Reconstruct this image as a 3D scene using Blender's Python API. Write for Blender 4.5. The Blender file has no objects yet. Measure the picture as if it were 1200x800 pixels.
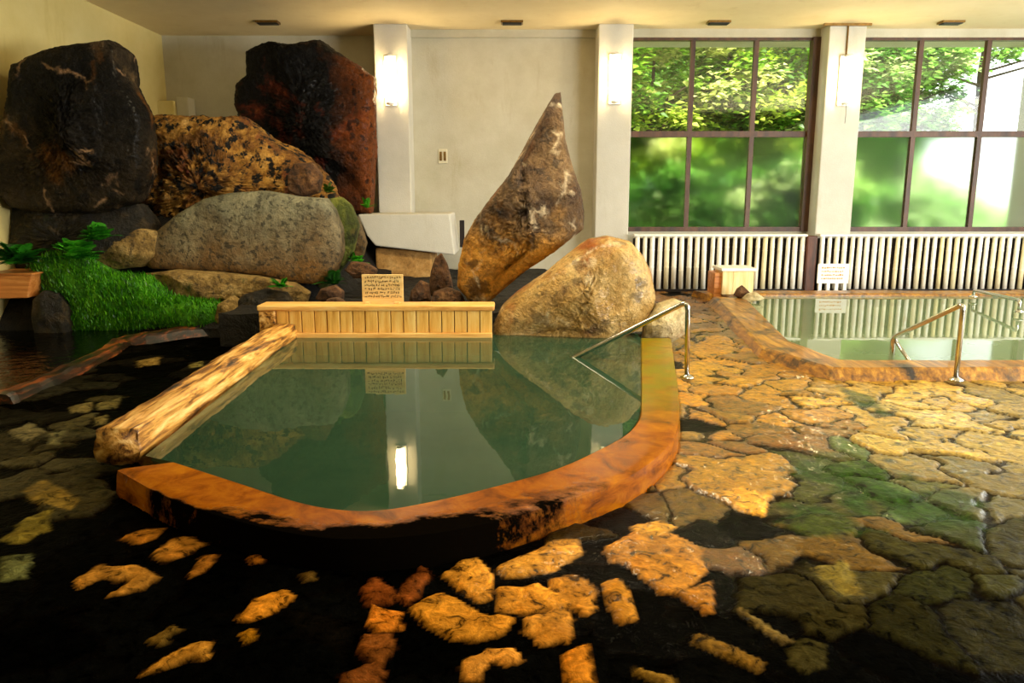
import bpy, math, random
import numpy as np
from mathutils import Vector, noise

SC = bpy.context.scene
COL = SC.collection
R = math.radians
PI = math.pi

# ------------------------------------------------------------------ camera
CAM_Z, PITCH, FPX = 1.45, R(10.7), 900.0
cam_data = bpy.data.cameras.new('camera')
cam = bpy.data.objects.new('camera', cam_data)
COL.objects.link(cam)
cam.location = (0, 0, CAM_Z)
cam.rotation_euler = (PI / 2 - PITCH, 0, 0)
cam_data.sensor_width = 36
cam_data.lens = 36 * FPX / 1200
cam_data.clip_start = 0.05
cam_data.clip_end = 300
SC.camera = cam

# ------------------------------------------------------------------ light
SC.view_settings.view_transform = 'Standard'
SC.view_settings.look = 'None'
SC.view_settings.exposure = 0.3
SC.view_settings.gamma = 1
SC.view_settings.use_curve_mapping = False
SC.cycles.use_denoising = True
SC.cycles.max_bounces = 8
SC.cycles.transparent_max_bounces = 12
SC.cycles.sample_clamp_indirect = 6

world = bpy.data.worlds.new('overcast_sky')
SC.world = world
world.use_nodes = True
bg = world.node_tree.nodes['Background']
bg.inputs[0].default_value = (0.93, 1.0, 0.95, 1)
bg.inputs[1].default_value = 2.3


def lamp(name, kind, loc, energy, color, rot=(0, 0, 0), **kw):
    d = bpy.data.lights.new(name, kind)
    d.energy = energy
    d.color = color
    for k, v in kw.items():
        setattr(d, k, v)
    o = bpy.data.objects.new(name, d)
    COL.objects.link(o)
    o.location = loc
    o.rotation_euler = rot
    return o


lamp('sun', 'SUN', (0, 0, 12), 11, (1.0, 0.96, 0.80), (R(38), 0, R(12)), angle=R(6))
# daylight of the window band in the right-hand wall
lamp('window_daylight_right', 'AREA', (9.35, 6.2, 2.2), 300, (1.0, 0.98, 0.92), (0, R(-78), PI),
     shape='RECTANGLE', size=2.4, size_y=8.0)
lamp('window_daylight_rear', 'AREA', (8.4, 1.2, 1.5), 640, (1.0, 0.97, 0.90), (R(87), 0, R(22)),
     shape='RECTANGLE', size=3.2, size_y=1.8)  # added fill lamp inside the room, brightening the pillars and fence
# warm ceiling lamps of the bath hall, above and behind the camera
lamp('ceiling_lamp_front', 'AREA', (1.6, 3.0, 3.9), 70, (1.0, 0.82, 0.52), (0, 0, 0), shape='RECTANGLE', size=1.4, size_y=0.8)
lamp('ceiling_lamp_mid', 'AREA', (0.9, 7.0, 3.9), 110, (1.0, 0.82, 0.52), (0, 0, 0), shape='RECTANGLE', size=1.4, size_y=0.8)
lamp('ceiling_lamp_rear', 'AREA', (-1.6, 7.4, 3.9), 80, (1.0, 0.84, 0.52), (0, 0, 0), shape='RECTANGLE', size=1.2, size_y=0.8)


# ------------------------------------------------------------------ measuring
def at(x, y, Y):
    """world point seen at photo pixel (x, y) at distance Y from the camera"""
    u, v = (x - 600) / FPX, (y - 400) / FPX
    dy = math.cos(PITCH) - v * math.sin(PITCH)
    dz = -math.sin(PITCH) - v * math.cos(PITCH)
    s = Y / dy
    return Vector((u * s, Y, CAM_Z + dz * s))


def ground(x, y, z=0.0):
    u, v = (x - 600) / FPX, (y - 400) / FPX
    dy = math.cos(PITCH) - v * math.sin(PITCH)
    dz = -math.sin(PITCH) - v * math.cos(PITCH)
    s = (z - CAM_Z) / dz
    return Vector((u * s, dy * s, z))


def lin(r, g, b):
    f = lambda c: c / 255 / 12.92 if c / 255 <= .04045 else ((c / 255 + .055) / 1.055) ** 2.4
    return (f(r), f(g), f(b), 1)


# ------------------------------------------------------------------ mesh helpers
class MB:
    def __init__(s):
        s.v, s.f = [], []

    def box(s, x0, y0, z0, x1, y1, z1, rot=0, piv=None):
        i = len(s.v)
        pts = [(x0, y0, z0), (x1, y0, z0), (x1, y1, z0), (x0, y1, z0), (x0, y0, z1), (x1, y0, z1), (x1, y1, z1), (x0, y1, z1)]
        if rot:
            px, py = piv or ((x0 + x1) / 2, (y0 + y1) / 2)
            c, sn = math.cos(rot), math.sin(rot)
            pts = [(px + (p[0] - px) * c - (p[1] - py) * sn, py + (p[0] - px) * sn + (p[1] - py) * c, p[2]) for p in pts]
        s.v += pts
        s.f += [(i, i + 3, i + 2, i + 1), (i + 4, i + 5, i + 6, i + 7), (i, i + 1, i + 5, i + 4), (i + 1, i + 2, i + 6, i + 5), (i + 2, i + 3, i + 7, i + 6), (i + 3, i, i + 4, i + 7)]
        return s

    def tube(s, path, rad, n=10, caps=True):
        path = [Vector(p) for p in path]
        if not hasattr(rad, '__len__'):
            rad = [rad] * len(path)
        i0 = len(s.v)
        up = None
        for k, p in enumerate(path):
            t = (path[min(k + 1, len(path) - 1)] - path[max(k - 1, 0)]).normalized()
            if up is None:
                up = Vector((0, 0, 1)) if abs(t.z) < .9 else Vector((1, 0, 0))
            a = t.cross(up).normalized()
            b = a.cross(t).normalized()
            up = b
            for j in range(n):
                w = 2 * PI * j / n
                s.v.append(tuple(p + (a * math.cos(w) + b * math.sin(w)) * rad[k]))
        for k in range(len(path) - 1):
            for j in range(n):
                a0, a1 = i0 + k * n + j, i0 + k * n + (j + 1) % n
                s.f.append((a0, a1, a1 + n, a0 + n))
        if caps:
            s.f.append(tuple(i0 + j for j in range(n))[::-1])
            e = i0 + (len(path) - 1) * n
            s.f.append(tuple(e + j for j in range(n)))
        return s

    def lathe(s, c, prof, n=20):
        i0 = len(s.v)
        for r, z in prof:
            for j in range(n):
                w = 2 * PI * j / n
                s.v.append((c[0] + r * math.cos(w), c[1] + r * math.sin(w), c[2] + z))
        m = len(prof)
        for k in range(m - 1):
            for j in range(n):
                a0, a1 = i0 + k * n + j, i0 + k * n + (j + 1) % n
                s.f.append((a0, a1, a1 + n, a0 + n))
        s.f.append(tuple(i0 + j for j in range(n))[::-1])
        s.f.append(tuple(i0 + (m - 1) * n + j for j in range(n)))
        return s

    def prism(s, poly, z0, z1):
        i, n = len(s.v), len(poly)
        s.v += [(p[0], p[1], z0) for p in poly] + [(p[0], p[1], z1) for p in poly]
        s.f.append(tuple(range(i + n - 1, i - 1, -1)))
        s.f.append(tuple(range(i + n, i + 2 * n)))
        for k in range(n):
            s.f.append((i + k, i + (k + 1) % n, i + n + (k + 1) % n, i + n + k))
        return s

    def build(s, name, mat, parent=None, smooth=False, bevel=0, loc=None):
        me = bpy.data.meshes.new(name)
        vv = s.v
        if loc is not None:
            vv = [(p[0] - loc[0], p[1] - loc[1], p[2] - loc[2]) for p in s.v]
        me.from_pydata(vv, [], s.f)
        me.update()
        if smooth:
            me.polygons.foreach_set('use_smooth', [True] * len(me.polygons))
        if mat:
            me.materials.append(mat)
        o = bpy.data.objects.new(name, me)
        COL.objects.link(o)
        if loc is not None:
            o.location = loc
        if parent:
            o.parent = parent
        if bevel:
            b = o.modifiers.new('bevel', 'BEVEL')
            b.width = bevel
            b.segments = 2
            b.limit_method = 'ANGLE'
        return o


def tag(o, label=None, cat=None, group=None, kind=None):
    if label: o['label'] = label
    if cat: o['category'] = cat
    if group: o['group'] = group
    if kind: o['kind'] = kind
    return o


def empty(name, loc, label, cat, group=None, rz=0):
    o = bpy.data.objects.new(name, None)
    COL.objects.link(o)
    o.location = loc
    o.rotation_euler = (0, 0, rz)
    o.empty_display_size = .1
    return tag(o, label, cat, group)


def spline(pts, n):
    P = [Vector(p) for p in pts]
    out = []
    seg = len(P) - 1
    for k in range(n):
        t = k / (n - 1) * seg
        i = min(int(t), seg - 1)
        t -= i
        p0, p1, p2, p3 = P[max(i - 1, 0)], P[i], P[i + 1], P[min(i + 2, seg)]
        out.append(0.5 * ((2 * p1) + (p2 - p0) * t + (2 * p0 - 5 * p1 + 4 * p2 - p3) * t * t + (3 * p1 - p0 - 3 * p2 + p3) * t ** 3))
    return out


# ------------------------------------------------------------------ materials
class NT:
    def __init__(s, name):
        s.m = bpy.data.materials.new(name)
        s.m.use_nodes = True
        s.t = s.m.node_tree
        s.b = s.t.nodes['Principled BSDF']
        s.out = s.t.nodes['Material Output']

    def n(s, kind, **kw):
        nd = s.t.nodes.new(kind)
        for k, v in kw.items():
            setattr(nd, k, v)
        return nd

    def l(s, a, b):
        s.t.links.new(a, b)

    def coords(s, scale=(1, 1, 1), rot=(0, 0, 0)):
        g = s.n('ShaderNodeNewGeometry')
        mp = s.n('ShaderNodeMapping')
        mp.inputs['Scale'].default_value = scale
        mp.inputs['Rotation'].default_value = rot
        s.l(g.outputs['Position'], mp.inputs[0])
        return mp.outputs[0]

    def noise(s, vec, scale, detail=6, rough=.6, dist=0):
        nd = s.n('ShaderNodeTexNoise')
        nd.inputs['Scale'].default_value = scale
        nd.inputs['Detail'].default_value = detail
        nd.inputs['Roughness'].default_value = rough
        nd.inputs['Distortion'].default_value = dist
        if vec: s.l(vec, nd.inputs['Vector'])
        return nd.outputs[0]

    def ramp(s, fac, stops):
        nd = s.n('ShaderNodeValToRGB')
        e = nd.color_ramp.elements
        while len(e) < len(stops): e.new(.5)
        for k, (p, c) in enumerate(stops):
            e[k].position = p
            e[k].color = c if hasattr(c, '__len__') else (c, c, c, 1)
        s.l(fac, nd.inputs[0])
        return nd.outputs[0]

    def mix(s, fac, a, b, mode='MIX'):
        nd = s.n('ShaderNodeMix', data_type='RGBA', blend_type=mode)
        for sock, v in ((nd.inputs[0], fac), (nd.inputs[6], a), (nd.inputs[7], b)):
            if hasattr(v, 'is_output'):
                s.l(v, sock)
            else:
                sock.default_value = v
        return nd.outputs[2]

    def math(s, op, a, b=0):
        nd = s.n('ShaderNodeMath', operation=op)
        for sock, v in ((nd.inputs[0], a), (nd.inputs[1], b)):
            if hasattr(v, 'is_output'):
                s.l(v, sock)
            else:
                sock.default_value = v
        return nd.outputs[0]

    def bump(s, h, strength=.5, dist=.02):
        nd = s.n('ShaderNodeBump')
        nd.inputs['Strength'].default_value = strength
        nd.inputs['Distance'].default_value = dist
        s.l(h, nd.inputs['Height'])
        s.l(nd.outputs[0], s.b.inputs['Normal'])
        return nd.outputs[0]

    def set(s, **kw):
        names = dict(col='Base Color', rough='Roughness', metal='Metallic', spec='Specular IOR Level', coat='Coat Weight', coatr='Coat Roughness', trans='Transmission Weight', ior='IOR')
        for k, v in kw.items():
            sock = s.b.inputs[names[k]]
            if hasattr(v, 'is_output'):
                s.l(v, sock)
            else:
                sock.default_value = v
        return s


def simple(name, stops, scale=4, rough=.6, bump=.3, bscale=30, stretch=(1, 1, 1), dist=.01, **kw):
    t = NT(name)
    c = t.coords(stretch)
    t.set(col=t.ramp(t.noise(c, scale), stops), rough=rough, **kw)
    if bump:
        t.bump(t.noise(c, bscale), bump, dist)
    return t.m


def plaster(name, a, b, stain):
    t = NT(name)
    c = t.coords()
    col = t.ramp(t.noise(c, 1.4, 8, .65), [(.3, a), (.7, b)])
    st = t.ramp(t.noise(t.coords((2.2, 2.2, .5)), 1.6, 6, .7), [(.58, 0.0), (.8, 1.0)])
    col = t.mix(t.math('MULTIPLY', st, .45), col, stain)
    t.set(col=col, rough=.8)
    t.bump(t.noise(c, 45), .35, .01)
    return t.m


M = {}
M['plaster'] = plaster('plaster', lin(178, 172, 148), lin(200, 196, 178), lin(152, 134, 86))
M['plaster_yellow'] = plaster('yellowed_plaster', lin(206, 188, 118), lin(218, 202, 138), lin(180, 156, 78))
M['plaster_white'] = plaster('white_plaster', lin(190, 187, 174), lin(208, 205, 194), lin(164, 152, 120))
M['ceiling'] = plaster('ceiling_plaster', lin(226, 208, 164), lin(238, 222, 182), lin(196, 168, 110))
M['frame_wood'] = simple('dark_window_wood', [(.3, lin(44, 26, 14)), (.7, lin(96, 60, 34))], 8, .5, .3, 60, (1, 1, .2))
M['fence_back'] = simple('dark_board', [(.3, lin(8, 5, 3)), (.7, lin(34, 16, 8))], 6, .8)
M['post_wood'] = simple('brown_post_wood', [(.3, lin(40, 20, 8)), (.7, lin(110, 56, 24))], 9, .55, .3, 60, (1, 1, .15))
M['steel'] = simple('steel', [(.3, lin(190, 188, 184)), (.7, lin(215, 214, 210))], 30, .18, 0, metal=1.0)
M['brass'] = simple('brass', [(.3, lin(120, 92, 50)), (.7, lin(150, 120, 70))], 30, .35, 0, metal=1.0)
M['black'] = simple('black_plastic', [(.3, lin(10, 9, 8)), (.7, lin(22, 20, 18))], 10, .5, 0)
M['ink'] = simple('dark_ink', [(.3, lin(70, 40, 16)), (.7, lin(96, 58, 24))], 20, .7, 0)
M['ink_orange'] = simple('orange_ink', [(.3, lin(200, 130, 50)), (.7, lin(220, 150, 70))], 20, .7, 0)
M['white_paint'] = simple('white_paint', [(.3, lin(238, 234, 222)), (.7, lin(248, 246, 240))], 10, .5, .1)
M['switch_plate'] = simple('ivory_plastic', [(.3, lin(206, 198, 168)), (.7, lin(222, 214, 186))], 10, .5, 0)


def bamboo():
    t = NT('bamboo')
    oi = t.n('ShaderNodeObjectInfo')
    base = t.ramp(oi.outputs['Random'], [(0, lin(240, 226, 172)), (.4, lin(248, 242, 216)), (1, lin(252, 250, 240))])
    c = t.coords((1, 1, .3))
    dirt = t.ramp(t.noise(c, 14, 5, .7), [(.55, 0.0), (.75, 1.0)])
    col = t.mix(t.math('MULTIPLY', dirt, .5), base, lin(196, 150, 76))
    t.set(col=col, rough=.35)
    t.bump(t.noise(c, 40), .15, .01)
    return t.m


M['bamboo'] = bamboo()


def wood(name, stops, axis=0, wet=0.0, grain=26, rough=.5, dark=None):
    t = NT(name)
    st = [9, 9, 9]
    st[axis] = .8
    c = t.coords(tuple(st))
    g = t.noise(c, 2.2, 8, .65, .4)
    col = t.ramp(g, stops)
    if dark:
        d = t.ramp(t.noise(t.coords(), 3.2, 6, .7), [(.52, 0.0), (.66, 1.0)])
        col = t.mix(d, col, dark)
    t.set(col=col, rough=rough, coat=wet, coatr=.06)
    t.bump(t.noise(c, grain / 9, 8, .7), .5, .012)
    return t.m


M['plank'] = wood('pale_plank_wood', [(.3, lin(206, 142, 52)), (.5, lin(240, 188, 90)), (.72, lin(250, 216, 134))], 2, .1)
M['cap'] = wood('cap_board_wood', [(.3, lin(200, 132, 54)), (.5, lin(240, 186, 100)), (.72, lin(250, 214, 140))], 0, .2)
M['log'] = wood('rough_log_wood', [(.36, lin(26, 13, 5)), (.44, lin(130, 82, 26)), (.53, lin(214, 156, 70)), (.66, lin(250, 212, 136))], 1, .1, 30)
M['sign_wood'] = wood('sign_wood', [(.3, lin(222, 176, 96)), (.7, lin(244, 214, 146))], 0, 0, 20, .6)
M['box_wood'] = wood('box_wood', [(.3, lin(226, 190, 116)), (.7, lin(246, 226, 176))], 2, 0, 20, .6)
M['trough_wood'] = wood('trough_wood', [(.3, lin(150, 84, 30)), (.5, lin(196, 122, 54)), (.7, lin(222, 160, 92))], 0, .2)
M['kerb'] = wood('wet_kerb_wood', [(.3, lin(70, 40, 5)), (.5, lin(150, 98, 14)), (.72, lin(206, 154, 50))], 1, .15, 24, .4, dark=lin(26, 15, 5))
M['red_kerb'] = wood('rusty_kerb_wood', [(.42, lin(10, 7, 4)), (.54, lin(66, 34, 12)), (.64, lin(140, 66, 20)), (.75, lin(130, 110, 50))], 1, .4, 24, .4)


def rim_mat():
    t = NT('wet_rim_wood')
    c = t.coords((2, 2, 6))
    g = t.noise(c, 3, 8, .65, .6)
    col = t.ramp(g, [(.28, lin(80, 38, 1)), (.48, lin(148, 78, 2)), (.7, lin(184, 112, 10))])
    # algae-green towards the far right end, black worn patches along the front edge
    a = t.n('ShaderNodeAttribute', attribute_name='green')
    alg = t.ramp(t.noise(t.coords(), 5, 6, .65), [(.25, 0.4), (.6, 1.0)])
    col = t.mix(t.math('MULTIPLY', a.outputs['Fac'], alg), col, lin(122, 112, 16))
    b = t.n('ShaderNodeAttribute', attribute_name='worn')
    nz = t.noise(t.coords((1, 1.6, 1)), 4.5, 7, .7)
    w = t.ramp(t.math('ADD', b.outputs['Fac'], t.math('MULTIPLY', nz, .9)), [(.84, 0.0), (1.0, 1.0)])
    col = t.mix(w, col, lin(10, 7, 4))
    t.set(col=col, rough=t.math('ADD', .24, t.math('MULTIPLY', w, .2)), spec=t.math('MULTIPLY', .1, t.math('SUBTRACT', 1.0, w)))
    t.bump(t.noise(t.coords(), 26, 6, .7), .22, .01)
    return t.m


M['rim'] = rim_mat()


def rock_mat(name, stops, scale=2.2, rough=.6, streak=None, stain=None, speck=None, bump=.8, wet=0.0, axis_tint=None, bscale=9, axis=2, zamt=1.0, spec=.4):
    """layered rock: base ramp, optional thin pale veins, coloured stain blotches, dark specks, mineral below a height"""
    t = NT(name)
    c = t.coords()
    n1 = t.noise(c, scale, 10, .68, .5)
    col = t.ramp(n1, stops)
    if stain:
        amount, scol = stain[0], stain[1]
        s = t.ramp(t.noise(t.coords((1, 1, .8), (0, .4, 0)), stain[2] if len(stain) > 2 else 1.7, 6, .6), [(.62 - amount * .3, 0.0), (.74 - amount * .3, 1.0)])
        col = t.mix(s, col, scol)
    if axis_tint:
        z0, z1, zc = axis_tint
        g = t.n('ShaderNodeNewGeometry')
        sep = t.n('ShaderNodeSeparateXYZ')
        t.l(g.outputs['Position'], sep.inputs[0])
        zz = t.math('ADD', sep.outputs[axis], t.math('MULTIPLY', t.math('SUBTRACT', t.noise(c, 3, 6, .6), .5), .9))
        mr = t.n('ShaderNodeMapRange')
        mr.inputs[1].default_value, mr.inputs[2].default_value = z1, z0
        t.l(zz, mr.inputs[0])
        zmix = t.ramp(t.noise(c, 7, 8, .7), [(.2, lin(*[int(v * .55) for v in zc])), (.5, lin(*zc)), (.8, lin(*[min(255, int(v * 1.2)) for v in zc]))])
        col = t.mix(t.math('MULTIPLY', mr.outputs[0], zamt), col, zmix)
    if speck:
        so = speck[3] if len(speck) > 3 else 0
        sp = t.ramp(t.noise(c, speck[2] if len(speck) > 2 else 16, 4, .6), [(.56 - so, 0.0), (.62 - so, 1.0)])
        col = t.mix(t.math('MULTIPLY', sp, speck[0]), col, speck[1])
    if streak:
        v = t.n('ShaderNodeTexVoronoi', feature='DISTANCE_TO_EDGE')
        v.inputs['Scale'].default_value = streak[0]
        w = t.n('ShaderNodeVectorMath', operation='MULTIPLY_ADD')
        nz = t.n('ShaderNodeTexNoise')
        nz.inputs['Scale'].default_value = 2.5
        nz.inputs['Detail'].default_value = 5
        t.l(c, nz.inputs['Vector'])
        t.l(nz.outputs['Color'], w.inputs[0])
        w.inputs[1].default_value = (.7, .7, .7)
        t.l(c, w.inputs[2])
        t.l(w.outputs[0], v.inputs['Vector'])
        sm = t.ramp(v.outputs['Distance'], [(0.0, 1.0), (.035, 0.0)])
        br = t.ramp(t.noise(c, 3.1, 3), [(.5, 0.0), (.6, 1.0)])
        col = t.mix(t.math('MULTIPLY', t.math('MULTIPLY', sm, br), streak[2] if len(streak) > 2 else .7), col, streak[1])
    col = t.mix(1.0, col, t.ramp(t.noise(c, bscale * 2.2, 6, .7, .4), [(.34, .55), (.46, .95), (.56, 1.0), (.7, 1.3)]), 'MULTIPLY')
    t.set(col=col, rough=rough, coat=wet, coatr=.15, spec=spec)
    rg = t.n('ShaderNodeTexNoise', noise_type='RIDGED_MULTIFRACTAL')
    rg.inputs['Scale'].default_value = bscale * .38
    rg.inputs['Detail'].default_value = 7
    rg.inputs['Roughness'].default_value = .55
    rg.inputs['Lacunarity'].default_value = 2.2
    rg.inputs['Distortion'].default_value = .4
    t.l(t.coords((1, 1, .7), (.3, .5, .2)), rg.inputs['Vector'])
    h = t.math('ADD', t.noise(c, bscale, 8, .66, .3), t.math('MULTIPLY', rg.outputs[0], .55))
    t.bump(h, bump, .10)
    return t.m


M['rock_black'] = rock_mat('black_rock', [(.36, lin(4, 3, 2)), (.5, lin(13, 10, 7)), (.6, lin(52, 42, 28)), (.72, lin(110, 88, 58))], 1.5, .55, (1.2, lin(176, 140, 104), .7), (.14, lin(120, 74, 20), 1.3), (.8, lin(5, 4, 3), 6), 1.0, wet=.04, axis_tint=(1.2, 2.3, (66, 52, 30)), zamt=.4, spec=.15)
M['rock_redblack'] = rock_mat('black_red_rock', [(.40, lin(3, 2, 2)), (.54, lin(8, 5, 3)), (.62, lin(88, 34, 14)), (.74, lin(160, 92, 32))], 1.1, .55, None, (.05, lin(128, 50, 24), 1.4), (.8, lin(4, 2, 2), 7), 1.0, wet=.05, spec=.15, axis_tint=(-1.8, -2.5, (150, 78, 24)), axis=0, zamt=.75)  # golden tint on the right flank stands in for lamp glow
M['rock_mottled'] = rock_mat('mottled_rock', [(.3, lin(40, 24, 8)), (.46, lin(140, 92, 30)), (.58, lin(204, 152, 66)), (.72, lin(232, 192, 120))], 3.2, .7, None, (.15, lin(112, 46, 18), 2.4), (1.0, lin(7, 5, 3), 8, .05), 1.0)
M['rock_slab'] = rock_mat('grey_slab', [(.3, lin(62, 62, 48)), (.5, lin(106, 104, 84)), (.72, lin(144, 138, 110))], 3, .75, None, None, (.7, lin(34, 33, 24), 16, .02), .5, axis_tint=(.5, 1.35, (112, 78, 30)))
M['rock_tan'] = rock_mat('tan_rock', [(.3, lin(70, 52, 22)), (.5, lin(140, 112, 58)), (.7, lin(186, 158, 98))], 5, .7, None, (.1, lin(62, 66, 20), 4), (.6, lin(30, 22, 12), 14))
M['rock_dark'] = rock_mat('dark_rock', [(.3, lin(6, 5, 3)), (.5, lin(24, 19, 9)), (.7, lin(72, 56, 26))], 5, .6, None, (.1, lin(40, 52, 10), 4))
M['rock_moss'] = rock_mat('mossy_rock', [(.3, lin(20, 26, 6)), (.5, lin(66, 76, 18)), (.7, lin(128, 132, 52))], 5, .8, None, (.1, lin(110, 96, 40), 5))
M['rock_brown'] = rock_mat('brown_rock', [(.3, lin(36, 20, 10)), (.5, lin(92, 60, 32)), (.7, lin(138, 98, 56))], 6, .7, None, None, (.7, lin(24, 14, 8), 18))
M['rock_peak'] = rock_mat('pointed_rock', [(.3, lin(34, 22, 12)), (.45, lin(84, 60, 34)), (.58, lin(122, 94, 58)), (.74, lin(172, 142, 100))], 2.6, .65, (1.1, lin(226, 206, 168), .75), (.12, lin(120, 72, 30), 1.6), (.7, lin(30, 19, 10), 4), 1.1, axis_tint=(.85, 1.25, (224, 158, 56)))
M['rock_base'] = rock_mat('golden_boulder', [(.3, lin(120, 84, 32)), (.46, lin(196, 154, 80)), (.58, lin(226, 190, 120)), (.74, lin(246, 220, 164))], 1.8, .58, (1.2, lin(250, 230, 180), .6), (.3, lin(160, 88, 20), 1.5), (.55, lin(46, 28, 12), 4), 1.1, wet=.15)
M['soil'] = rock_mat('dark_soil', [(.3, lin(4, 3, 2)), (.55, lin(16, 12, 7)), (.75, lin(44, 34, 18))], 7, .75)
M['ledge_stone'] = rock_mat('tan_block_stone', [(.3, lin(132, 92, 40)), (.5, lin(176, 132, 70)), (.7, lin(206, 166, 104))], 3.5, .75, bump=.2)
M['pale_stone'] = rock_mat('pale_stone', [(.3, lin(160, 140, 96)), (.5, lin(206, 188, 140)), (.7, lin(236, 222, 180))], 6, .6, None, (.1, lin(150, 90, 30), 5))
M['moss'] = simple('moss', [(.3, lin(34, 84, 4)), (.5, lin(66, 140, 8)), (.7, lin(110, 180, 24))], 5, .85, .9, 40, dist=.04)


def water(name, col, clear, milky, bumpk=.02, scale=5.0, sharp=0.0):
    t = NT(name)
    t.t.nodes.remove(t.b)
    tr = t.n('ShaderNodeBsdfTransparent')
    tr.inputs[0].default_value = clear
    df = t.n('ShaderNodeBsdfDiffuse')
    c = t.coords()
    cc = t.mix(t.ramp(t.noise(c, .9, 4, .5), [(.3, 0.0), (.7, 1.0)]), col, tuple(v * .72 for v in col[:3]) + (1,))
    t.l(cc, df.inputs[0])
    m1 = t.n('ShaderNodeMixShader')
    m1.inputs[0].default_value = milky
    t.l(tr.outputs[0], m1.inputs[1])
    t.l(df.outputs[0], m1.inputs[2])
    gl = t.n('ShaderNodeBsdfGlossy')
    gl.inputs['Roughness'].default_value = sharp
    bp = t.n('ShaderNodeBump')
    bp.inputs['Strength'].default_value = bumpk
    bp.inputs['Distance'].default_value = .05
    t.l(t.noise(c, scale, 3, .5), bp.inputs['Height'])
    fr = t.n('ShaderNodeFresnel')
    fr.inputs[0].default_value = 1.34
    t.l(bp.outputs[0], gl.inputs['Normal'])
    t.l(bp.outputs[0], fr.inputs['Normal'])
    m2 = t.n('ShaderNodeMixShader')
    t.l(fr.outputs[0], m2.inputs[0])
    t.l(m1.outputs[0], m2.inputs[1])
    t.l(gl.outputs[0], m2.inputs[2])
    t.l(m2.outputs[0], t.out.inputs[0])
    return t.m


M['water_green'] = water('milky_green_water', lin(62, 96, 72), (.3, .46, .34, 1), .6, .015, 3)
M['water_pale'] = water('pale_green_water', lin(150, 172, 128), (.45, .6, .42, 1), .7, .012, 4)
M['water_dark'] = water('dark_water', lin(10, 11, 8), (.3, .33, .26, 1), .7, .25, 9)
M['basin'] = simple('basin_stone', [(.3, lin(70, 72, 40)), (.7, lin(120, 104, 56))], 3, .7)


def clear_glass():
    t = NT('clear_glass')
    t.t.nodes.remove(t.b)
    tr = t.n('ShaderNodeBsdfTransparent')
    gl = t.n('ShaderNodeBsdfGlossy')
    gl.inputs['Roughness'].default_value = .02
    mx = t.n('ShaderNodeMixShader')
    mx.inputs[0].default_value = .05
    t.l(tr.outputs[0], mx.inputs[1])
    t.l(gl.outputs[0], mx.inputs[2])
    t.l(mx.outputs[0], t.out.inputs[0])
    return t.m


def frosted_glass():
    t = NT('frosted_glass')
    t.set(col=(.93, .98, .93, 1), rough=.32, trans=1.0, ior=1.1)
    return t.m


M['glass'] = clear_glass()
M['frosted'] = frosted_glass()


def glow(name, col, strength):
    t = NT(name)
    t.b.inputs['Base Color'].default_value = (.9, .88, .8, 1)
    t.b.inputs['Emission Color'].default_value = col
    t.b.inputs['Emission Strength'].default_value = strength
    return t.m


M['lamp_glow'] = glow('lamp_glow', (1.0, .74, .36, 1), 34)


def leaf_mat(name):
    t = NT(name)
    t.t.nodes.remove(t.b)
    a = t.n('ShaderNodeAttribute', attribute_name='leaf_col')
    df, tl = t.n('ShaderNodeBsdfDiffuse'), t.n('ShaderNodeBsdfTranslucent')
    gl = t.n('ShaderNodeBsdfGlossy')
    gl.inputs['Roughness'].default_value = .4
    t.l(a.outputs['Color'], df.inputs[0])
    t.l(a.outputs['Color'], tl.inputs[0])
    m1, m2 = t.n('ShaderNodeMixShader'), t.n('ShaderNodeMixShader')
    m1.inputs[0].default_value = .45
    t.l(df.outputs[0], m1.inputs[1])
    t.l(tl.outputs[0], m1.inputs[2])
    m2.inputs[0].default_value = .06
    t.l(m1.outputs[0], m2.inputs[1])
    t.l(gl.outputs[0], m2.inputs[2])
    t.l(m2.outputs[0], t.out.inputs[0])
    return t.m


M['leaf'] = leaf_mat('leaf')
M['bark'] = simple('bark', [(.3, lin(40, 30, 18)), (.7, lin(84, 66, 44))], 12, .8, .8, 30, (1, 1, .3))


def floor_mat():
    t = NT('wet_flagstones')
    a = t.n('ShaderNodeAttribute', attribute_name='stone_col')
    w = t.n('ShaderNodeAttribute', attribute_name='wet')
    g = t.n('ShaderNodeAttribute', attribute_name='gloss')
    c = t.coords()
    n1 = t.noise(c, 17, 6, .66, .9)
    var = t.ramp(n1, [(.36, .1), (.45, .75), (.55, 1.05), (.66, 1.6)])
    col = t.mix(1.0, a.outputs['Color'], var, 'MULTIPLY')
    col = t.mix(t.ramp(t.noise(c, 5, 6, .7, .8), [(.5, 0.0), (.7, .55)]), col, t.mix(1.0, col, (1.0, .8, .45, 1), 'MULTIPLY'))
    t.set(col=col, rough=t.ramp(w.outputs['Fac'], [(0, .62), (1, .22)]), spec=t.math('MULTIPLY', g.outputs['Fac'], t.ramp(w.outputs['Fac'], [(0, .25), (1, .5)])))
    h = t.math('ADD', t.noise(c, 13, 6, .62, .6), t.math('MULTIPLY', t.noise(c, 40, 3, .6), .25))
    t.bump(h, .6, .03)
    # thin film of running water over the lighter part
    bp = t.n('ShaderNodeBump')
    bp.inputs['Strength'].default_value = .35
    bp.inputs['Distance'].default_value = .03
    t.l(t.noise(t.coords((1, .6, 1)), 13, 3, .5, 1.2), bp.inputs['Height'])
    t.l(bp.outputs[0], t.b.inputs['Coat Normal'])
    t.set(coat=t.math('MULTIPLY', g.outputs['Fac'], .5), coatr=.04)
    return t.m


M['floor'] = floor_mat()


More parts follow.
